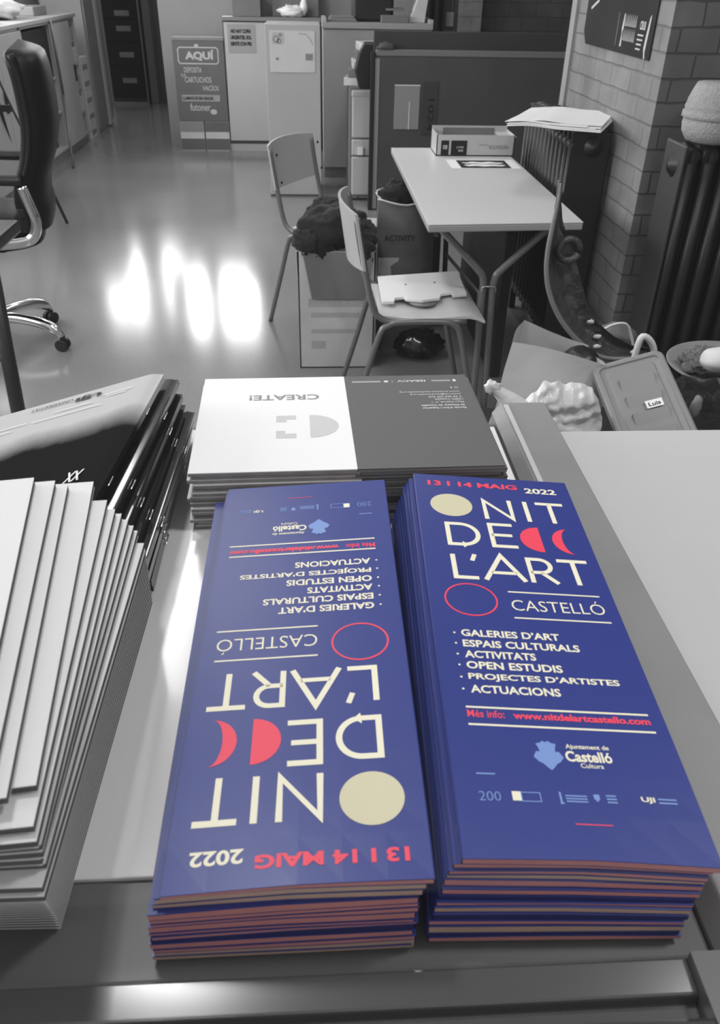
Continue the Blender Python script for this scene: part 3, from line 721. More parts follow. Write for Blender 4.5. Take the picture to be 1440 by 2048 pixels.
# ------------------------------------------------------------------ AQUI deposit box and cartons
t = thing('deposit_box', 'dark grey cartridge collection box reading AQU\u00cd against the back wall', 'box', (-.98, 8.36, 0))
z0, z1 = .25, .915
MB().box((-1.205, 8.18, z0), (-.755, 8.42, z1)).build('box_body', M['sign'], t, .004)
MB().box((-1.207, 8.176, z1-.022), (-.753, 8.42, z1+.003)).build('top_edge', M['rail'], t, .002)
fx = lambda u, v: Vector((-1.205+u, 8.1785, z0+v))
m = MB(); put_text(m, 'AQU\u00cd', .105, .487, .255, .086, fx, .05)
put_text(m, 'DEPOSITA', .085, .395, .155, .042, fx, .01); put_text(m, 'TUS', .052, .358, .045, .026, fx, .01); put_text(m, 'CARTUCHOS', .085, .316, .235, .045, fx, .01); put_text(m, 'VAC\u00cdOS', .235, .252, .145, .050, fx, .01)
rr = [(.06, .465), (.38, .465), (.395, .48), (.395, .575), (.38, .59), (.06, .59), (.045, .575), (.045, .48)]
stroke(m, rr, .009, fx, True); poly(m, [(.19, .592), (.23, .592), (.225, .615), (.195, .615)], fx)
put_text(m, 'futoner', .11, .088, .185, .060, fx, .015); poly(m, circ(.32, .08, .03, .022, n=16), fx)
m.build('pale_lettering', M['inkpale'], t)
m = MB(); poly(m, [(.045, .165), (.385, .165), (.385, .218), (.045, .218)], fx); m.build('strip_label', M['grey_cab'], t)
fx2 = lambda u, v: Vector((-1.205+u, 8.177, z0+v))
m = MB(); put_text(m, 'LLAMENOS SE DIRA GRACIAS', .055, .178, .27, .026, fx2, .03); m.build('strip_lettering', M['inkdark'], t)
for s, x0, x1 in (('left', -1.205, -.985), ('right', -.975, -.755)):
    b = thing('carton', '%s pale carton under the deposit box' % s, 'box', ((x0+x1)/2, 8.3, 0), 0, 'cartons under the deposit box')
    MB().box((x0, 8.18, 0), (x1, 8.44, .248)).build('carton_body', M['box'], b, .003)
    MB().box((x0+.002, 8.177, .01), (x1-.002, 8.18, .105)).build('printed_panel', M['sign'], b)
    MB().box((x0+.002, 8.177, .165), (x1-.002, 8.18, .247)).build('upper_panel', M['sign'] if s == 'right' else M['ink'], b)

# ------------------------------------------------------------------ back cabinets
t = thing('wide_cabinet', 'pale two-door cabinet with a paper notice, behind the narrow tall cabinet', 'cabinet', (-.33, 8.42, 0))
MB().box((-.755, 8.20, 0), (.09, 8.46, .06)).build('plinth', M['white_cab'], t)
MB().box((-.755, 8.20, .06), (.09, 8.46, 1.045)).build('carcass', M['dark_edge'], t)
MB().box((-.757, 8.17, 1.045), (.10, 8.46, 1.075)).build('top_board', M['rail'], t, .002)
for x0, x1 in ((-.745, -.335), (-.330, .08)):
    d = MB().box((x0, 8.185, .09), (x1, 8.20, 1.035)).build('door', M['white_door'], t, .002)
    if x0 < -.5:
        for z in (.595, .47, .33): MB().box((x1-.05, 8.172, z), (x1-.03, 8.185, z+.036)).build('catch', M['chrome'], d)
fx = lambda u, v: Vector((-.745+u, 8.1815, v))
n_ = tag(MB().box((-.715, 8.1832, .80), (-.47, 8.1848, 1.02)).build('paper_notice', M['grey_cab']), 'paper notice with three lines of bold text on the pale cabinet', 'notice')
m = MB(); put_text(m, 'NO HAY COPIA', .06, .953, .175, .030, fx, .05); put_text(m, 'URGENTES. SOL', .055, .906, .182, .030, fx, .05); put_text(m, 'GENTE CON PRE', .052, .858, .185, .030, fx, .05)
m.build('notice_lettering', M['inkdark'], n_)

t = thing('narrow_tall_cabinet', 'narrow plain pale cabinet standing in front, a poster on its upper half', 'cabinet', (-.11, 6.6, 0))
MB().box((-.305, 6.38, .012), (.072, 6.80, 1.112)).build('body', M['white_cab'], t, .003)
MB().box((-.31, 6.372, 0), (.075, 6.80, .012)).build('base', M['dark_edge'], t)
n_ = tag(MB().box((-.275, 6.375, .825), (.035, 6.379, 1.075)).build('taped_poster', M['bagwhite']), 'pale taped poster with small marks on the narrow cabinet', 'poster')
m = MB(); fx = lambda u, v: Vector((-.275+u, 6.3742, .825+v))
poly(m, [(.02, .17), (.10, .17), (.10, .24), (.02, .24)], fx); m.build('poster_white_area', M['white_door'], n_)
m = MB(); fx = lambda u, v: Vector((-.275+u, 6.3735, .825+v))
for c_, r_ in (((.045, .20), .018), ((.065, .188), .013), ((.075, .225), .007)): stroke(m, circ(*c_, r_, n=18), .008, fx, True)
poly(m, [(.245, .075), (.295, .075), (.295, .115), (.245, .115)], fx); poly(m, [(.04, .075), (.06, .075), (.06, .09), (.04, .09)], fx)
stroke(m, [(.20, .235), (.25, .23), (.28, .20), (.30, .165)], .004, fx)
m.build('poster_marks', M['ink'], n_)

t = thing('low_cabinet', 'pale cabinet with a raised top lip behind the drawer tower', 'cabinet', (.5, 7.2, 0))
MB().box((.105, 7.05, 0), (.92, 7.45, .085)).build('plinth', M['rail'], t)
MB().box((.10, 7.02, .085), (.925, 7.45, 1.055)).build('body', M['white_cab'], t, .002)
MB().box((.095, 7.0, 1.06), (.93, 7.45, 1.10)).build('top_board', M['grey_cab'], t, .002)
MB().box((.90, 7.0, 1.10), (.93, 7.45, 1.125)).box((.095, 7.0, 1.10), (.125, 7.45, 1.125)).build('top_lip', M['white_cab'], t)
# things on top of these cabinets
def small_box(name, a, b, mat, lab, cat, grp=None, bev=.004): return tag(MB().box(a, b).build(name, mat, None, bev), lab, cat, grp)
small_box('storage_box', (-.665, 8.22, 1.076), (-.42, 8.42, 1.30), M['boxdark'], 'grey storage box on the left end of the wide cabinet', 'box')
tag(MB().blob((-.145, 8.27, 1.115), (.11, .06, .045), 24, 12, .4, 3, 5., zmin=1.0765, ridges=.5).blob((-.045, 8.27, 1.15), (.035, .035, .06), 16, 10, .3, 3, 3., zmin=1.0765).build('plastic_bag', M['bright']), 'small white knotted plastic bag on the wide cabinet', 'bag')
small_box('grey_carton', (.13, 8.20, 1.0765), (.32, 8.42, 1.32), M['ink'], 'tall grey carton on the right end of the wide cabinet', 'box') if False else None
small_box('long_carton', (-.32, 8.34, 1.0765), (.085, 8.45, 1.30), M['boxdark'], 'long grey carton behind the white plastic bag', 'box')
for i in range(3): small_box('folder', (.14+.01*i, 7.05, 1.1008+.012*i), (.36-.012*i, 7.30, 1.1118+.012*i), M['ink'] if i % 2 else M['boxdark'], 'flat grey folder, %s of three on the low cabinet' % ['bottom', 'middle', 'top'][i], 'folder', 'folders on the low cabinet', .002)
t = thing('black_printer', 'black office printer standing on the low cabinet', 'printer', (.52, 7.2, 1.101))
MB().box((.33, 7.14, 1.101), (.64, 7.42, 1.42)).build('printer_body', M['black'], t, .02)
MB().box((.58, 7.10, 1.175), (.72, 7.3, 1.19)).build('paper_tray', M['boxdark'], t, .003)
small_box('grey_crate', (.54, 7.03, 1.1008), (.745, 7.12, 1.148), M['boxdark'], 'low grey crate in front of the black printer', 'crate')
tag(MB().prism([(.755, 1.101), (.875, 1.101), (.91, 1.36), (.86, 1.36)], (0, .2, 0), (0, 7.1, 0), (1, 0, 0), (0, 0, 1)).build('foam_wedge', M['box'], None, .004), 'pale slanted foam wedge on the low cabinet', 'foam')
c_ = MB().grid(lambda u, v: Vector((.93+.26*u, 8.30+.03*math.sin(u*22), 1.6*(1-v)+.02)), 24, 6, True, (0, -.004, 0))
tag(c_.build('black_curtain', M['cloth']), 'black hanging curtain beside the pale brick pier', 'curtain')
t = thing('socket_conduit', 'pale vertical conduit ending in a socket box on the dark wall', 'conduit', (1.27, 8.38, 1.0))
MB().tube([(1.275, 8.385, 1.10), (1.285, 8.385, 2.6)], .012, 8).build('pipe', M['rail'], t)
MB().box((1.225, 8.36, 1.015), (1.295, 8.40, 1.13)).build('socket_box', M['grey_cab'], t, .01)

# drawer tower with clutter on top, behind the partition
t = thing('drawer_tower', 'pale three-drawer tower with dark sides behind the partition', 'drawers', (.45, 6.45, 0))
MB().box((.272, 6.26, .012), (.66, 6.70, .752)).build('carcass', M['boxdark'], t, .006)
for z0, z1 in ((.04, .305), (.312, .42), (.428, .705)):
    d = MB().box((.290, 6.24, z0), (.645, 6.26, z1)).build('drawer', M['white_door'], t, .012)
MB().box((.285, 6.236, .69), (.65, 6.26, .735)).build('drawer_top', M['white_door'], t, .02)
tag(MB().box((.33, 6.22, .32), (.37, 6.236, .37)).build('paper_note', M['paper']), 'small white note stuck to the drawer tower', 'note')
lbl = ['lowest', 'second', 'third', 'fourth', 'top']
for i in range(5):
    w_ = .30-.02*i
    Mx = Matrix.Translation((.34+.012*i, 6.44, .7535+.052*i)) @ Matrix.Rotation(.06*(i-2), 4, 'Z')
    MB_ = MB().box((-.09+.01*i, -.14, 0), (.14, .12, .05 if i % 2 else .05), Mx)
    tag(MB_.build('paper_tray' if i % 2 else 'file_stack', M['boxdark'] if i % 2 else M['bagwhite'], None, .003), '%s bundle of files on the drawer tower' % lbl[i].capitalize(), 'files', 'file bundles on the drawer tower')
tag(MB().prism([(.33, .755), (.47, .755), (.47, 1.03), (.36, 1.03), (.325, .97), (.30, .87)], (0, .10, 0), (0, 6.10, 0), (1, 0, 0), (0, 0, 1)).build('black_binder', M['black'], None, .01), 'black binder sticking out above the drawer tower', 'binder')

# partition boards
t = thing('partition_board', 'wide dark partition board with a pale top trim, behind the table', 'partition', (1.06, 5.99, 0))
MB().box((.425, 5.97, .01), (1.76, 6.01, .965)).build('panel', M['divider'], t, .003)
MB().box((.43, 5.965, .965), (1.76, 6.015, 1.0)).build('top_trim', M['pale_trim'], t, .003)
MB().box((.398, 5.955, 0), (.425, 6.02, .985)).build('side_edge', M['inkdark'], t, .004)
MB().box((.426, 5.9655, .01), (.455, 5.969, .95)).build('pale_strip', M['ink'], t)
t2 = tag(MB().box((.42, 6.06, 0), (1.80, 6.10, 1.10)).build('rear_board', M['divider2'], None, .004), 'taller almost black board standing behind the partition', 'board')
tag(MB().blob((.50, 5.99, 1.012), (.06, .035, .03), 18, 10, .4, 3, 7., zmin=.999, ridges=.5).build('tape_scraps', M['divider']), 'torn scraps of dark tape on the partition corner', 'tape')
t = thing('transparent_sleeve', 'grey plastic sleeve pinned to the left of the partition', 'sleeve', (.68, 5.96, .62))
MB().box((.56, 5.9635, .53), (.73, 5.9685, .80)).build('sleeve', M['ink'], t, .002)
MB().box((.56, 5.961, .795), (.73, 5.9635, .80)).box((.66, 5.961, .53), (.664, 5.9635, .70)).build('bright_edge', M['paper'], t)
n_ = tag(MB().box((.75, 5.963, .50), (.85, 5.9685, .82)).build('reflection_card', M['divider2']), 'dark lettered card on the partition, standing in mostly for a reflection', 'card')  # added card; its shape and lettering mostly imitate a reflection in the glass
m = MB(); put_text(m, '1024', 0, 0, .20, .04, lambda u, v: Vector((.79+v, 5.9620, .72-u)), .02); m.build('vertical_lettering', M['inkdark'], n_)

# ------------------------------------------------------------------ table with folding Y legs
t = thing('work_table', 'pale rectangular folding table with rounded tube Y legs by the radiator', 'table', (.63, 3.3, 0))
MB().prism([(.371, 2.63), (.888, 2.668), (.882, 3.99), (.366, 3.975)], (0, 0, .004), (0, 0, .746)).build('tabletop', M['table'], t, .0015)
MB().prism([(.371, 2.63), (.888, 2.668), (.882, 3.99), (.366, 3.975)], (0, 0, .022), (0, 0, .724)).build('table_edge', M['table_edge'], t, .004)
for yy in (2.75, 3.86):
    for sgn, name in ((-1, 'leg'), (1, 'leg')):
        xm = .613; pts = [(xm+sgn*.19, yy, .722), (xm+sgn*.178, yy, .702), (xm+sgn*.045, yy, .572), (xm+sgn*.020, yy, .53), (xm+sgn*.018, yy, .44), (xm+sgn*.022+.012, yy, .0)]
        MB().tube(smooth_path(pts, 4), .0125, 12).build(name, M['tube'], t)
    MB().tube([(xm-.024, yy-.016, .49), (xm-.024, yy-.016, .508), (xm-.018, yy-.017, .514), (xm+.018, yy-.017, .514), (xm+.024, yy-.016, .508), (xm+.024, yy-.016, .49)], .0025, 8).build('clip', M['chrome'], t)
    MB().box((xm-.20, yy-.02, .714), (xm+.20, yy+.02, .724)).build('mounting_bar', M['tube'], t)
MB().tube([(.593, 2.75, .30), (.70, 3.3, .30), (.637, 3.86, .30)], .008, 8).build('stretcher', M['tube'], t)
# paper box lid and printed sheet
t = thing('paper_box', 'open white paper box lid with dark labels at the far end of the table', 'box', (.73, 3.88, .75))
x0, x1, y0, y1, z0, z1 = .548, .892, 3.785, 3.965, .7505, .835; w_ = .004
MB().box((x0, y0, z0), (x1, y1, z0+w_)).box((x0, y0, z0), (x1, y0+w_, z1)).box((x0, y1-w_, z0), (x1, y1, z1+.012)).box((x0, y0, z0), (x0+w_, y1, z1)).box((x1-w_, y0, z0), (x1, y1, z1)).box((x1-.06, y0+.02, z1-.012), (x1+.012, y1-.03, z1-.008)).build('lid_walls', M['white_door'], t)
MB().box((x0+.05, y1-.008, z0+.004), (x1-.06, y1-.0045, z1+.004)).build('inner_wall', M['boxdark'], t)
fx = lambda u, v: Vector((x1-u, y0-.0008, z1-v))        # printing stands upside down
m = MB(); poly(m, [(x1-x0-.055, .022), (x1-x0-.02, .022), (x1-x0-.02, .08), (x1-x0-.055, .08)], fx); poly(m, [(x1-x0-.135, .022), (x1-x0-.064, .022), (x1-x0-.064, .08), (x1-x0-.135, .08)], fx); m.build('dark_labels', M['inkdark'], t)
fx = lambda u, v: Vector((x1-u, y0-.0014, z0+.085-v))
m = MB()
def up(s, u0, v0, wd, ht, bold=0., mb=None): put_text(mb or m, s, u0, v0, wd, ht, lambda u, v: Vector((x1-u, y0-.0015, z1-.0-v)), bold)
up('NAVIGATOR', .025, .040, .088, .016, .01); up('Universal', .118, .036, .038, .008)
m.build('printed_name', M['ink'], t)
m = MB(); up('80', x1-x0-.048, .040, .020, .018, .02, m); up('MULTI', .225, .045, .030, .008, .02, m); up('500', .225, .058, .022, .009, .02, m)
m.build('pale_lettering', M['inkpale'], t)
t = sheet('printed_sheet', (.725, 3.605), .29, .185, .7504, 0, M['paper'], 'white sheet with a dark printed picture on the table', 'paper', .0008, 0)
m = MB(); fx = lambda u, v: Vector((.620+u, 3.545+v, .7519))
poly(m, [(0, -.025), (.21, -.025), (.21, .135), (0, .135)], fx); m.build('dark_picture', M['inkdark'], t)
m = MB(); fx = lambda u, v: Vector((.620+u, 3.545+v, .7523))
rnd = random.Random(2)
for cv, cs in ((.078, 1), (.028, -1)):
    q = []
    for i in range(36):
        a = 2*PI*i/36; q.append((.105+.088*math.cos(a)*(1+rnd.uniform(-.04, .04)), cv+.022*math.sin(a)*(1+.25*math.sin(7*a))+.004*rnd.uniform(-1, 1)))
    m.add([fx(.105, cv)]+[fx(*p_) for p_ in q], [(0, 1+i, 1+(i+1) % 36) for i in range(36)])
m.build('pale_shape', M['paper'], t)

# ------------------------------------------------------------------ school chairs
def school_chair(lab):
    t = thing('school_chair', lab, 'chair', (0, 0, 0), 0, 'school chairs by the table')
    hw = .185
    def seat(u, v):
        x = -.175+.36*u; y = -hw+2*hw*v
        k = 1-.10*(1-u)**3
        z = .452-.010*math.sin(PI*min(1, u*1.3))-.018*max(0, u-.82)**2/.0324
        return Vector((x, y*k, z))
    MB().grid(seat, 14, 10, True, (0, 0, .010)).build('seat', M['seat'], t, local=True)
    def back(u, v):
        y = -.20+.40*u; a = (u-.5)*2
        x = -.270-.030*v+.040*a*a
        return Vector((x+.0, y, .612+.178*v+.010*(1-a*a)*(1 if v > .5 else -1)*abs(v-.5)*2))
    MB().grid(back, 14, 6, True, (.009, 0, 0)).build('backrest', M['back'], t, local=True)
    for s in (-1, 1):
        y = s*.187
        post = smooth_path([(-.262, y, .775), (-.250, y, .70), (-.230, y, .60), (-.205, y, .49), (-.18, y, .452), (-.13, y, .434), (0, y*.98, .432), (.12, y*.98, .432)], 3)
        MB().tube(post, .0105, 10).build('back_post', M['tube'], t, local=True)
        yy = y*1.04
        f = MB().tube(smooth_path([(-.295, yy, .0), (-.225, yy, .235), (-.178, yy, .395), (-.150, yy, .425), (-.11, yy, .436), (.03, yy, .436), (.075, yy, .425), (.10, yy, .39), (.138, yy, .235), (.195, yy, .0)], 4), .0105, 10)
        f.build('leg_frame', M['tube'], t, local=True)
        for z in (.645, .755): MB().lathe([(.0, .0), (.006, .0), (.006, .004), (0, .004)], (-.260+(.755-z)*.18+.030, y, z), 'X', 10).build('screw', M['inkdark'], t, local=True)
    MB().tube([(-.14, -.187, .43), (-.14, .187, .43)], .008, 8).tube([(.06, -.187, .43), (.06, .187, .43)], .008, 8).build('cross_bar', M['tube'], t, local=True)
    return t
ch = school_chair('pale school chair nearest the table, a white tray on its seat')
ch.location = (.395, 2.795, 0); ch.rotation_euler = (0, 0, .03)
dup(ch, (.14, 3.80, 0), -.50, 'pale school chair farther back, partly hidden by the box of clothes')
# white tray / laptop stand on the near seat
t = thing('white_stand', 'white cut-out cardboard stand lying on the near chair seat', 'stand', (.41, 2.82, .455))
def st_pts(l): return [tuple(on_z(x, y, .462).xy) for x, y in l]
MB().prism(st_pts([(755, 557), (915, 546), (933, 592), (905, 595), (903, 589), (882, 592), (879, 600), (845, 605), (812, 602), (808, 598), (790, 600), (788, 607), (764, 608)]), (0, 0, .010), (0, 0, .4605)).build('stand_plate', M['paper'], t, .001)
MB().lathe([(0, .0), (.004, .0), (.004, .0015), (0, .0015)], (on_z(811, 569, .471).x, on_z(811, 569, .471).y, .4705), 'Z', 8).lathe([(0, .0), (.004, .0), (.004, .0015), (0, .0015)], (on_z(869, 565, .471).x, on_z(869, 565, .471).y, .4705), 'Z', 8).build('rivets', M['inkdark'], t)
MB().lathe([(0, 0), (.05, 0), (.05, .004), (0, .004)], (*on_z(845, 603, .455).xy, .4535), 'Z', 20).build('round_foot', M['rail'], t)

# ------------------------------------------------------------------ box of clothes, bag, floor bag
t = thing('cardboard_box', 'tall pale printed cardboard box full of dark clothes, beside the near chair', 'box', (.10, 3.36, 0))
x0, x1, y0, y1, zt = -.062, .250, 3.215, 3.50, .495
MB().box((x0, y0, 0), (x1, y0+.005, zt)).box((x0, y1-.005, 0), (x1, y1, zt)).box((x0, y0, 0), (x0+.005, y1, zt)).box((x1-.005, y0, 0), (x1, y1, zt)).box((x0, y0, 0), (x1, y1, .005)).build('box_walls', M['box'], t)
MB().prism([(x0+.055, zt-.19), (x1-.04, zt-.19), (x1-.005, zt), (x0+.02, zt)], (0, .004, 0), (0, y0-.009, 0), (1, 0, 0), (0, 0, 1)).build('front_flap', M['boxdark'], t)
MB().prism([(y0, zt), (y1, zt), (y1-.03, zt-.12), (y0+.03, zt-.12)], (-.004, 0, 0), (x0-.002, 0, 0), (0, 1, 0), (0, 0, 1)).build('side_flap', M['box'], t)
m = MB(); fx = lambda u, v: Vector((x0+u, y0-.0006, v))
for v, u1, h_ in ((.235, .25, .020), (.165, .24, .018), (.105, .11, .035), (.035, .0, .0)):
    if h_: poly(m, [(.05, v-h_/2), (u1, v-h_/2), (u1, v+h_/2), (.05, v+h_/2)], fx)
poly(m, [(.04, .27), (.27, .27), (.27, .305), (.04, .305)], fx)
m.build('printed_bands', M['boxprint'] if 'boxprint' in M else principled('faint_box_print', .42, .75, vary=.08, scale=50), t)
t = thing('clothes_pile', 'heap of dark clothes spilling out of the cardboard box', 'clothes', (.1, 3.36, .45))
for c_, r_, sd in (((.09, 3.34, .56), (.145, .13, .085), 1.), ((-.01, 3.30, .515), (.075, .10, .06), 4.), ((.19, 3.33, .525), (.075, .11, .06), 8.), ((.07, 3.42, .60), (.09, .07, .055), 12.), ((.03, 3.235, .50), (.05, .035, .05), 15.), ((.20, 3.23, .495), (.05, .03, .045), 18.)):
    MB().blob(c_, r_, 56, 34, .17, 1.9, sd, ridges=.12).build('garment', M['cloth'], t)
t = thing('paper_bag', 'brown paper bag printed ACTIVITY with dark stuff inside, under the table edge', 'bag', (.39, 3.6, 0))
bx0, bx1, by0, by1 = .278, .505, 3.42, 3.58
def bag_ring(z):
    k = 1+.03*math.sin(z*9); ln_ = .012*math.sin(z*14); sl = .03*(z-.3)
    return [(bx0-.005*k-sl*.3, by0+ln_), ((bx0+bx1)/2, by0-.012+ln_), (bx1+.01-sl, by0+.01), (bx1+.004-sl, (by0+by1)/2), (bx1-sl, by1), ((bx0+bx1)/2, by1+.01), (bx0, by1), (bx0+.012, (by0+by1)/2)]
m = MB(); zs = [0, .08, .18, .28, .38, .48, .56, .62, .645]; R = [bag_ring(z) for z in zs]
vs = [(x, y, z+(.018*math.sin(i*2.1+3) if z > .63 else 0)) for z, rr_ in zip(zs, R) for i, (x, y) in enumerate(rr_)]
m.add(vs, [(a*8+i, a*8+(i+1) % 8, (a+1)*8+(i+1) % 8, (a+1)*8+i) for a in range(len(zs)-1) for i in range(8)], True)
m.build('bag_sides', M['kraft'], t)
m = MB(); rim = [Vector((x, y, .645+.02*math.sin(i*2.1+3))) for i, (x, y) in enumerate(bag_ring(.645))]
m.tube(smooth_path(rim+[rim[0]], 4), .004, 6).build('torn_rim', M['box'], t)
m = MB(); put_text(m, 'ACTIVITY', .02, .485, .13, .024, lambda u, v: Vector((bx0+u, by0-.0175+.0*u, v)), .02); m.build('printed_word', M['inkdark'], t)
m = MB().box((bx0-.003, by0-.0155, .29), (bx0+.085, by0-.0135, .415)); m.build('paper_label', M['box'], t)
tag(MB().blob((.36, 3.50, .645), (.075, .06, .052), 30, 18, .35, 3.5, 21., ridges=.5).build('dark_fabric', M['cloth']), 'dark fabric stuffed into the paper bag', 'fabric')
c_ = on_z(838, 690, .05)
tag(MB().blob((c_.x, c_.y, .06), (.11, .085, .055), 30, 16, .2, 3, 30., zmin=.002, ridges=.3).build('black_bundle', M['black_gloss']), 'shiny black bundle on the floor under the near chair', 'bundle')
# dark panels stored under the table
small_box('dark_crate', (.46, 3.71, 0), (.58, 3.95, .42), M['divider2'], 'dark crate standing under the far half of the table', 'crate')
small_box('flat_board', (.74, 3.1, 0), (.78, 4.0, .60), M['inkdark'], 'dark flat board standing under the table by the radiator', 'panel')

# ------------------------------------------------------------------ radiators
def radiator(lab, n, depth=.15):
    """sections in a row along local y, base at z .10, top .96"""
    t = thing('radiator', lab, 'radiator', (0, 0, 0), 0, 'cast-iron radiators')
    sec = None
    for i in range(n):
        if sec is None:
            b = MB()
            for x in (-depth/2+.022, 0, depth/2-.022):
                b.tube([(x, 0, .17), (x, 0, .90)], .020, 10, flat=1.0)
            for z in (.14, .915):
                b.tube([(-depth/2+.02, 0, z), (0, 0, z+(.012 if z > .5 else -.008)), (depth/2-.02, 0, z)], .026, 10)
            b.box((-depth/2+.012, -.006, .15), (depth/2-.012, .006, .93))
            b.tube([(-depth/2+.03, -.031, .885), (-depth/2+.03, .031, .885)], .024, 10).tube([(-depth/2+.03, -.031, .17), (-depth/2+.03, .031, .17)], .024, 10)
            sec = b.build('section', M['iron'], t, local=True)
        else:
            s2 = sec.copy(); COL.objects.link(s2); s2.parent = t; s2.location = (0, .06*i, 0)
    for z in (.885,):
        MB().lathe([(0, -.052), (.012, -.052), (.014, -.046), (.024, -.046), (.026, -.036), (.036, -.034), (.038, -.026), (.038, -.02)], (.012, 0, z), 'Y', 20).build('end_plug', M['iron'], t, local=True)
    for y in (0, .06*(n-1)):
        MB().box((-.05, y-.015, 0), (-.02, y+.015, .15)).box((.02, y-.015, 0), (.05, y+.015, .15)).build('foot', M['iron'], t, local=True)
    return t
ra = radiator('dark cast-iron radiator along the brick pillar, papers on top', 13, .155)
ra.location = (1.05, 3.25, 0)
rb = radiator('dark cast-iron radiator at the right edge with a woven hat on top', 9, .17)
rb.scale = (1, 1, 1.035); rb.location = (1.205, 2.74, 0); rb.rotation_euler = (0, 0, -PI/2)
# solid flat face on the end section, as cast-iron ends have
MB().box((-.075, -.026, .15), (.075, -.020, .93)).build('end_face', M['iron'], ra, .008, local=True)
MB().box((-.080, -.034, .12), (.080, -.022, .95)).build('end_face', M['iron_side'] if 'iron_side' in M else principled('grey_iron', .03, .5), rb, .008, local=True)
# papers on the first radiator
rnd = random.Random(4)
for i in range(6):
    cen = (.965+.012*i*(1 if i % 2 else -1)*.5, 3.32+.006*i)
    Mx = Matrix.Translation((cen[0], cen[1], .9605+.0022*i)) @ Matrix.Rotation(-.42+.05*rnd.uniform(-1, 1), 4, 'Z')
    wx, wy = .34-.01*i, .46-.012*i
    def pf(u, v, Mx=Mx, wx=wx, wy=wy, i=i):
        a, b_ = (u-.5), (v-.5)
        return Mx @ Vector((a*wx, b_*wy, .002+.010*max(0, math.sin(u*5+.5))*abs(b_)+.0*u-.02*max(0, -a-.25)))
    tag(MB().grid(pf, 14, 14, True, (0, 0, .0012)).build('paper_sheet', M['paper']), 'large white paper sheet, %s of those on the radiator' % ORD[5-i], 'paper', 'sheets on the radiator')
# hat on the second radiator
t = thing('woven_hat', 'pale woven cloth hat with a stitched band on the right radiator', 'hat', (1.245, 2.74, .955))
hc = (1.266, 2.71)
MB().lathe([(.0, .984), (.05, .986), (.078, .994), (.093, 1.018), (.097, 1.042), (.094, 1.060)], (hc[0], hc[1], 0), 'Z', 32).build('crown', M['hat'], t)
MB().lathe([(.096, 1.056), (.103, 1.060), (.101, 1.076), (.095, 1.080), (.099, 1.086), (.096, 1.096)], (hc[0], hc[1], 0), 'Z', 32).build('band', M['hat'], t)
MB().lathe([(.095, 1.094), (.093, 1.11), (.080, 1.145), (.074, 1.155), (.03, 1.158), (0, 1.158)], (hc[0], hc[1], 0), 'Z', 32).build('upper_part', M['hat'], t)
MB().grid(lambda u, v: Vector((hc[0]+.02+.09*u, hc[1]-.07+.02*v, 1.12+.10*u*u+.05*v)), 8, 4, True, (0, .003, 0)).build('flap', M['hat'], t)
# poster on the pillar
n_ = tag(MB().prism([(3.80, 1.186), (3.05, 1.184), (3.05, 1.75), (3.84, 1.75), (3.84, 1.23)], (-.003, 0, 0), (1.147, 0, 0), (0, 1, 0), (0, 0, 1)).build('wall_poster', M['poster']), 'dark poster with pale lettering on the brick pillar', 'poster')
fx = lambda u, v: Vector((1.1432, 3.80-u, 1.186+v))
m = MB(); put_text(m, 'CBUB', .615, .082, .055, .026, fx, .03); stroke(m, [(.38, .02), (.38, .125)], .002, fx)
for i, wd in enumerate((.058, .055, .05, .046)): stroke(m, [(.605, .066-.014*i), (.605+wd, .066-.014*i)], .005, fx)
for k_ in range(7):
    stroke(m, [(.455+.018*k_, .085), (.461+.018*k_, .12), (.467+.018*k_, .085)], .004, fx); stroke(m, [(.455+.018*k_, .04), (.461+.018*k_, .075), (.467+.018*k_, .04)], .004, fx)
poly(m, [(.43, .02), (.437, .06), (.43, .075), (.437, .12), (.447, .125), (.449, .08), (.442, .065), (.449, .02)], fx)
poly(m, [(.685, .03), (.69, .07), (.700, .12), (.712, .13), (.708, .07), (.702, .02), (.712, .0), (.70, .0)], fx)
stroke(m, [(.60, .19), (.62, .205), (.60, .22)], .006, fx); stroke(m, [(.62, .195), (.74, .215)], .010, fx); stroke(m, [(.02, .125), (.11, .155)], .010, fx)
m.build('pale_lettering', M['inkpale'], n_)

# ------------------------------------------------------------------ office chair
t = thing('office_chair', 'black high-back leather office chair with chrome arms and base, left edge', 'chair', (-1.42, 3.5, 0))
prof = smooth_path([(-1.075, 0, 1.165), (-1.06, 0, 1.10), (-1.055, 0, 1.0), (-1.06, 0, .90), (-1.085, 0, .80), (-1.12, 0, .72), (-1.135, 0, .65), (-1.13, 0, .60), (-1.14, 0, .54)], 4)
NP = len(prof)-1
def chair_back(u, v):
    k = v*NP; i = min(int(k), NP-1); p_ = prof[i].lerp(prof[i+1], k-i)
    a = 2*PI*u; hw = .245*(1-.22*max(0, (.12-v)/.12)**2); tk = .060*(1-.50*max(0, (.06-v)/.06)**2)
    c_, s_ = math.cos(a), math.sin(a)
    y = hw*math.copysign(abs(c_)**.45, c_); x = tk*math.copysign(abs(s_)**.6, s_)
    return Vector((p_.x+x-.03*(abs(c_)**2), 3.5+y, p_.z))
m = MB().grid(chair_back, 40, 36, True)
prof = prof
top = [chair_back(i/40, 0) for i in range(40)]; m.add([sum(top, Vector())/40+Vector((0, 0, .022))]+top, [(0, 1+(i+1) % 40, 1+i) for i in range(40)], True)
bot = [chair_back(i/40, 1) for i in range(40)]; m.add([sum(bot, Vector())/40]+bot, [(0, 1+i, 1+(i+1) % 40) for i in range(40)], True)
m.build('backrest', M['leather'], t)
m = MB()
for s_ in (-1, 1):
    m.tube([Vector((p_.x+.0-.03, 3.5+s_*.236, p_.z)) for p_ in prof[1:]], .014, 8)
m.build('piping', M['leather'], t)
m = MB()
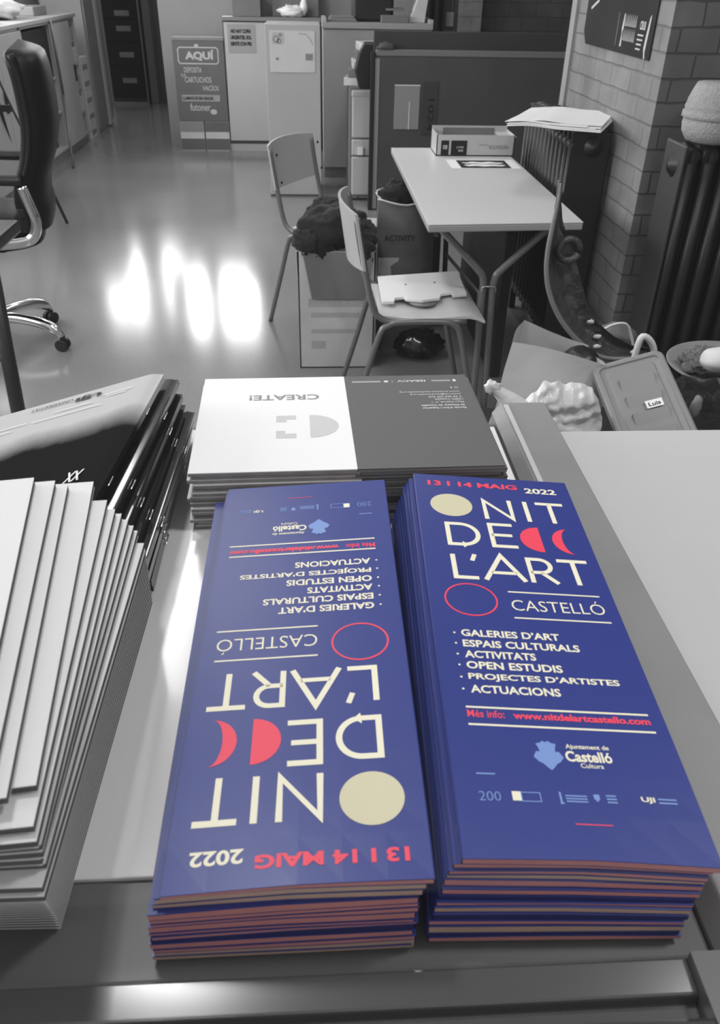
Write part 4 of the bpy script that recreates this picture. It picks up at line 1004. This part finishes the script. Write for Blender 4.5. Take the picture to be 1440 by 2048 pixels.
def seat_c(u, v):
    a = 2*PI*u; r = v
    return Vector((-1.40+.27*math.copysign(abs(math.cos(a))**.6, math.cos(a))*r, 3.5+.25*math.copysign(abs(math.sin(a))**.6, math.sin(a))*r,   .60-.07*r**5))
m.grid(seat_c, 36, 8, True, (0, 0, .06)).build('seat', M['leather'], t)
MB().box((-1.55, 3.38, .43), (-1.28, 3.62, .48)).build('seat_plate', M['black'], t, .01)
for s_ in (-1, 1):
    yy = 3.5+s_*.25
    pth = smooth_path([(-1.155, yy, .715), (-1.14, yy, .64), (-1.13, yy, .58), (-1.15, yy, .525), (-1.20, yy, .503), (-1.33, yy, .50), (-1.45, yy, .50)], 5)
    o_ = MB().tube(pth, .021, 12, flat=1.0).build('arm_support', M['chrome'], t)
    MB().tube(smooth_path([(-1.15, yy, .735), (-1.25, yy, .740), (-1.42, yy, .75), (-1.52, yy, .74)], 4), .020, 12, flat=1.6).build('arm_pad', M['black'], t)
    MB().box((-1.19, yy-.02*s_-.02, .60), (-1.165, yy-.02*s_+.02, .63)).build('arm_bracket', M['black'], t, .004)
MB().lathe([(0, .43), (.02, .43), (.02, .22), (.032, .22), (.032, .10), (.045, .10), (.045, .07), (0, .07)], (-1.42, 3.5, 0), 'Z', 20).build('gas_column', M['black'], t)
for k in range(5):
    a = math.radians(-25+72*k); d_ = Vector((math.cos(a), math.sin(a), 0)); c_ = Vector((-1.42, 3.5, 0))
    P_ = [c_+d_*.03+Vector((0, 0, .125)), c_+d_*.12+Vector((0, 0, .130)), c_+d_*.22+Vector((0, 0, .118)), c_+d_*.29+Vector((0, 0, .092)), c_+d_*.322+Vector((0, 0, .062))]
    arm = MB().tube(smooth_path(P_, 4), [.024]*13+[.020, .017, .015, .014], 12).build('base_arm', M['chrome'], t)
    n_ = Vector((-d_.y, d_.x, 0)); w_ = MB()
    for s_ in (-1, 1):
        q = c_+d_*.315+n_*s_*.016; ring = []
        w_.tube([q+Vector((0, 0, .026))-n_*.009, q+Vector((0, 0, .026))+n_*.009], .026, 16)
    w_.tube([c_+d_*.318+Vector((0, 0, .035)), c_+d_*.32+Vector((0, 0, .068))], .012, 8)
    w_.build('caster', M['black'], t)
t.rotation_euler = (0, 0, .2)
# dark stool leg by the left edge of the picture
t = thing('dark_stool', 'dark metal stool leg entering at the left edge, nearest the counter', 'stool', (-1.05, 2.25, 0))
tp = on_y(-14, 560, 2.2); ft = on_y(44, 860, 2.2); dd = (ft-tp); ft = tp+dd*(tp.z/(-dd.z))
MB().tube([tp+(tp-ft)*.1, ft+Vector((0, 0, .003))], .021, 12).build('leg', M['dark_metal'], t)
MB().tube([tp+(tp-ft)*.1-Vector((.36, 0, 0)), ft+Vector((-.44, 0, .003))], .021, 12).build('leg', M['dark_metal'], t)
MB().tube([tp+(tp-ft)*.1+Vector((-.36, .32, 0)), ft+Vector((-.44, .34, .003))], .021, 12).build('leg', M['dark_metal'], t)
MB().box((tp.x-.42, 2.17, .74), (tp.x-.02, 2.56, .78)).build('seat', M['black'], t, .01)
MB().tube([tp.lerp(ft, .32)+Vector((-.4, 0, 0)), tp.lerp(ft, .32)], .011, 10).build('foot_bar', M['chrome'], t)

# ------------------------------------------------------------------ right hand clutter on a low dark table
t = thing('low_side_table', 'low dark table carrying the bags and the grey lid, right side', 'table', (.8, 1.4, 0))
MB().box((.30, 1.06, .56), (1.35, 1.66, .585)).build('tabletop', M['inkdark'], t, .004)
for x, y in ((.33, 1.09), (1.32, 1.09), (.33, 1.63), (1.32, 1.63)): MB().box((x-.02, y-.02, 0), (x+.02, y+.02, .56)).build('leg', M['inkdark'], t)
TZ = .5855
# white paper bag
t = thing('white_paper_bag', 'white paper bag standing open behind the side rail', 'bag', (.40, 1.36, TZ))
A = on_y(1025, 684, 1.30); B = on_y(1190, 728, 1.30)
x0, x1 = A.x, B.x+.01
m = MB()
def bagf(u, v):   # perimeter u, height v
    per = [(x0, 1.30), (x1, 1.27), (x1+.015, 1.42), (x0+.052, 1.43), (x0, 1.30)]
    k = u*4; i = min(int(k), 3); f = k-i; a_, b_ = per[i], per[i+1]
    x, y = a_[0]+(b_[0]-a_[0])*f, a_[1]+(b_[1]-a_[1])*f
    top_ = A.z+(B.z-A.z)*((x-x0)/(x1-x0))+(.010*math.sin(u*9))
    x -= .045*(1-v)*(1 if x < (x0+x1)/2 else .1)
    return Vector((x+.006*noise.noise(Vector((u*6, v*4, 1))), y+.008*noise.noise(Vector((u*6, v*4, 8))), TZ+(top_-TZ)*v))
m.grid(bagf, 32, 12, True).build('bag_sides', M['bagwhite'], t)
MB().box((x0-.04, 1.30, TZ), (x1, 1.42, TZ+.002)).build('bag_base', M['bagwhite'], t)
tag(MB().blob((on_y(1160, 725, 1.36).x, 1.36, on_y(1160, 735, 1.36).z), (.038, .04, .040), 28, 16, .12, 2, 40.).build('black_cloth', M['black']), 'black cloth poking out of the white paper bag', 'cloth')
# crumpled clear plastic bag in front
t = thing('crumpled_plastic_bag', 'crumpled translucent white plastic bag in front of the paper bag', 'bag', (.42, 1.17, TZ))
c_ = on_y(1110, 825, 1.17)
sil = [(1022, 846), (1042, 826), (1068, 800), (1092, 776), (1118, 772), (1140, 779), (1168, 776), (1192, 788), (1206, 815), (1214, 850)]
def crumple(u, v):
    k = u*(len(sil)-1); i = min(int(k), len(sil)-2); f = k-i
    p_ = on_y(sil[i][0]+(sil[i+1][0]-sil[i][0])*f, sil[i][1]+(sil[i+1][1]-sil[i][1])*f, 1.16)
    z = TZ+(p_.z-TZ)*v; x = c_.x+.004+(p_.x-c_.x-.004)*(1-.12*(1-v))
    nx, nz = x-on_y(1040, 830, 1.16).x, z-on_y(1040, 830, 1.16).z
    th_, r_ = math.atan2(nz, nx+.02), math.hypot(nx, nz)
    fold = .016*abs(noise.noise(Vector((th_*4.2, r_*9, 3))))+.010*abs(noise.noise(Vector((th_*9, r_*22, 8))))+.004*noise.noise(Vector((x*60, z*60, 1)))
    dome = .045*math.sin(PI*min(1, max(0, u)))**.6*math.sqrt(max(0, 1-v**3))
    return Vector((x+.003*noise.noise(Vector((z*50, 4, u*5))), 1.175-dome+fold, z+.004*noise.noise(Vector((u*16, v*3, 2)))*v))
MB().grid(crumple, 90, 60, True, (0, -.001, 0)).build('bag_body', M['film'], t)
e0 = on_y(1040, 830, 1.15); e1 = on_y(985, 775, 1.15)
MB().tube(smooth_path([e0, e0.lerp(e1, .5)+Vector((0, 0, .004)), e1], 4), [.026, .024, .021, .018, .015, .012, .010, .008, .007], 10).build('twisted_neck', M['film'], t)
MB().blob(tuple(e1), (.012, .008, .011), 16, 10, .5, 3, 60., ridges=.9).build('knot', M['film'], t)
# grey plastic lid leaning back
t = thing('storage_tray', 'grey plastic storage box lid with ridges and a small label, leaning', 'lid', (.58, 1.2, TZ))
tl, tr = on_y(1182, 735, 1.28), on_y(1322, 698, 1.28); d_ = (tr-tl); wd = d_.length
br_ = on_y(1400, 868, 1.12); eu = d_.normalized(); ev = (br_-tr); ev = (ev-eu*ev.dot(eu)).normalized(); nn = eu.cross(ev).normalized()
if nn.y > 0: nn = -nn
hl = .255
def LP(u, v, h=0): return tl+eu*u+ev*v+nn*h
def rrect(u0, v0, u1, v1, r, n=5):
    out = []
    for cx_, cy_, a0 in ((u1-r, v0+r, -90), (u1-r, v1-r, 0), (u0+r, v1-r, 90), (u0+r, v0+r, 180)):
        out += [(cx_+r*math.cos(math.radians(a0+90*i/n)), cy_+r*math.sin(math.radians(a0+90*i/n))) for i in range(n+1)]
    return out
m = MB(); rings = [(rrect(0, 0, wd, hl, .014), -.016), (rrect(0, 0, wd, hl, .014), 0), (rrect(.003, .003, wd-.003, hl-.003, .012), .002), (rrect(.009, .009, wd-.009, hl-.009, .010), .002), (rrect(.011, .011, wd-.011, hl-.011, .008), -.001), (rrect(.019, .019, wd-.019, hl-.019, .006), -.002), (rrect(.022, .022, wd-.022, hl-.022, .005), -.0005)]
vs = [LP(u, v, h) for rg, h in rings for u, v in rg]; n_ = len(rings[0][0])
m.add(vs, [(a*n_+i, a*n_+(i+1) % n_, (a+1)*n_+(i+1) % n_, (a+1)*n_+i) for a in range(len(rings)-1) for i in range(n_)]+[tuple((len(rings)-1)*n_+i for i in range(n_))])
m.build('lid_shell', M['lid'], t)
for k in range(5):
    v = .044+.036*k; m = MB()
    P4 = [(.034, v), (wd-.030, v), (wd-.030, v+.020), (.034, v+.020)]
    vs = [LP(u, v_, h) for (u, v_), h in zip(P4, (.0060, .0060, -.0004, -.0004))]+[LP(.034, v, -.0004), LP(wd-.030, v, -.0004)]
    m.add(vs, [(0, 1, 2, 3), (4, 5, 1, 0)]).build('ridge', M['lid'], t) if False else (m.add(vs, [(0, 1, 2, 3), (4, 5, 1, 0)]), m.build('ridge', M['lid'], t))
m = MB(); m.add([LP(*p_, .0056) for p_ in ((wd-.062, .098), (wd-.034, .098), (wd-.034, .113), (wd-.062, .113))], [(0, 1, 2, 3)]); lb = m.build('sticker', M['paper'], t)
m = MB(); put_text(m, 'Luis', wd-.058, -.110, .020, .008, lambda u, v: LP(u, -v, .0059), .02); m.build('handwriting', M['inkdark'], lb)
# white ring handle behind the lid
h0 = on_y(1268, 718, 1.34); h1 = on_y(1285, 673, 1.34); h2 = on_y(1308, 700, 1.34)
tag(MB().tube(smooth_path([h0+Vector((0, 0, -.05)), h0, h1, h2, h2+Vector((.005, 0, -.07))], 6), .006, 8).build('white_strap', M['bagwhite']), 'white curved strap rising behind the grey lid', 'strap')
# hanging sash of net and plastic
t = thing('costume_sash', 'long curved dark sash of net and plastic standing behind the bags', 'sash', (.5, 1.5, TZ))
pl = [(1122, 366), (1117, 400), (1106, 450), (1096, 500), (1093, 545), (1100, 590), (1122, 640), (1160, 685), (1210, 716), (1300, 716)]
prr = [(1124, 366), (1123, 400), (1128, 452), (1146, 500), (1158, 545), (1170, 590), (1186, 632), (1208, 656), (1248, 684), (1300, 700)]
Lp = smooth_path([on_y(x, y, 1.50-.004*i) for i, (x, y) in enumerate(pl)], 5); Rp = smooth_path([on_y(x, y, 1.56-.008*i) for i, (x, y) in enumerate(prr)], 5)
NL_ = len(Lp)-1
def sf(u, v):
    i = round(v*NL_); p_ = Lp[i].lerp(Rp[i], u); 
    return p_+Vector((0, .025*math.sin(PI*u)+.006*noise.noise(Vector((u*5, v*18, 3))), .004*noise.noise(Vector((u*6, v*20, 9)))))
MB().grid(sf, 10, NL_, True, (0, -.002, 0)).build('band', M['sash'], t)
MB().tube([p_ for p_ in Lp], [.0012+.0036*min(1, i/12) for i in range(NL_+1)], 8).build('rim', M['sashedge'], t)
c_ = on_y(1138, 500, 1.515)
m = MB(); m.tube(arc(c_, .020, 0, 340, 16, 'XZ'), .007, 8, closed=False).build('rosette', M['sash'], t)
rnd = random.Random(9)
for k in range(4):
    q = sf(rnd.uniform(.2, .8), rnd.uniform(.72, .98)); m = MB()
    m.blob((q.x, q.y-.008, q.z+.003), (.008, .003, .0045), 12, 8, .4, 4, k*3., ridges=.4).build('plastic_petal', M['film'], t)
# bulging clear net cup beside it
c_ = on_y(1232, 680, 1.58)
t = thing('net_cup', 'rounded grey net cup with a pale edge beside the sash', 'net', tuple(c_))
MB().blob(tuple(c_), (.046, .04, .036), 28, 16, .12, 2, 70.).build('net_shell', M['net'], t)
r0 = [on_y(x, y, 1.53) for x, y in ((1200, 664), (1225, 650), (1252, 648), (1262, 670), (1268, 700))]
MB().tube(smooth_path(r0, 4), .0028, 6).build('pale_edge', M['film'], t)
# round tray with nets further right
c_ = on_y(1440, 768, 1.42); t = thing('round_tray', 'round pale tray with dark nets at the right edge', 'tray', (c_.x, 1.42, TZ))
c_ = on_y(1462, 738, 1.42)
MB().lathe([(0, 0), (.105, 0), (.122, .006), (.124, .009), (.120, .009), (.104, .003), (0, .003)], tuple(c_), 'Z', 40).build('tray_dish', M['rail'], t)
MB().lathe([(.03, -(c_.z-TZ)), (.07, -(c_.z-TZ)), (.08, -.0005), (0, -.0005)], tuple(c_), 'Z', 24).build('stand', M['inkdark'], t)
net = principled('net_fabric', .10, .8, vary=.7, scale=300)
tag(MB().blob((c_.x-.062, c_.y-.01, c_.z+.018), (.042, .045, .026), 36, 18, .35, 3, 80., zmin=c_.z+.0035, ridges=.5).build('dark_net', net), 'crumpled dark net on the left of the round tray', 'net')
tag(MB().blob((c_.x+.020, c_.y-.03, c_.z+.018), (.040, .045, .024), 36, 18, .35, 3, 85., zmin=c_.z+.0035, ridges=.5).build('grey_net', M['net']), 'crumpled grey net in the middle of the round tray', 'net')
q = on_y(1436, 733, 1.30)
tag(MB().blob((q.x+.01, 1.32, q.z+.004), (.034, .03, .022), 28, 14, .08, 2, 90.).build('white_bottle_cap', M['bagwhite']), 'smooth white rounded container at the right edge above the tray', 'container')
q = on_y(1415, 830, 1.24)
tag(MB().blob((q.x+.03, 1.27, q.z-.05), (.11, .07, .085), 44, 26, .32, 2.8, 95., zmin=TZ, ridges=.6).build('black_sack', M['cloth']), 'black crumpled sack at the right edge behind the lid', 'sack')
q = on_y(1390, 815, 1.19)
tag(MB().blob((q.x, 1.19, q.z), (.010, .006, .022), 14, 10, .4, 3, 99.).build('grey_ribbon', M['rail']), 'short grey ribbon on the black sack', 'ribbon')
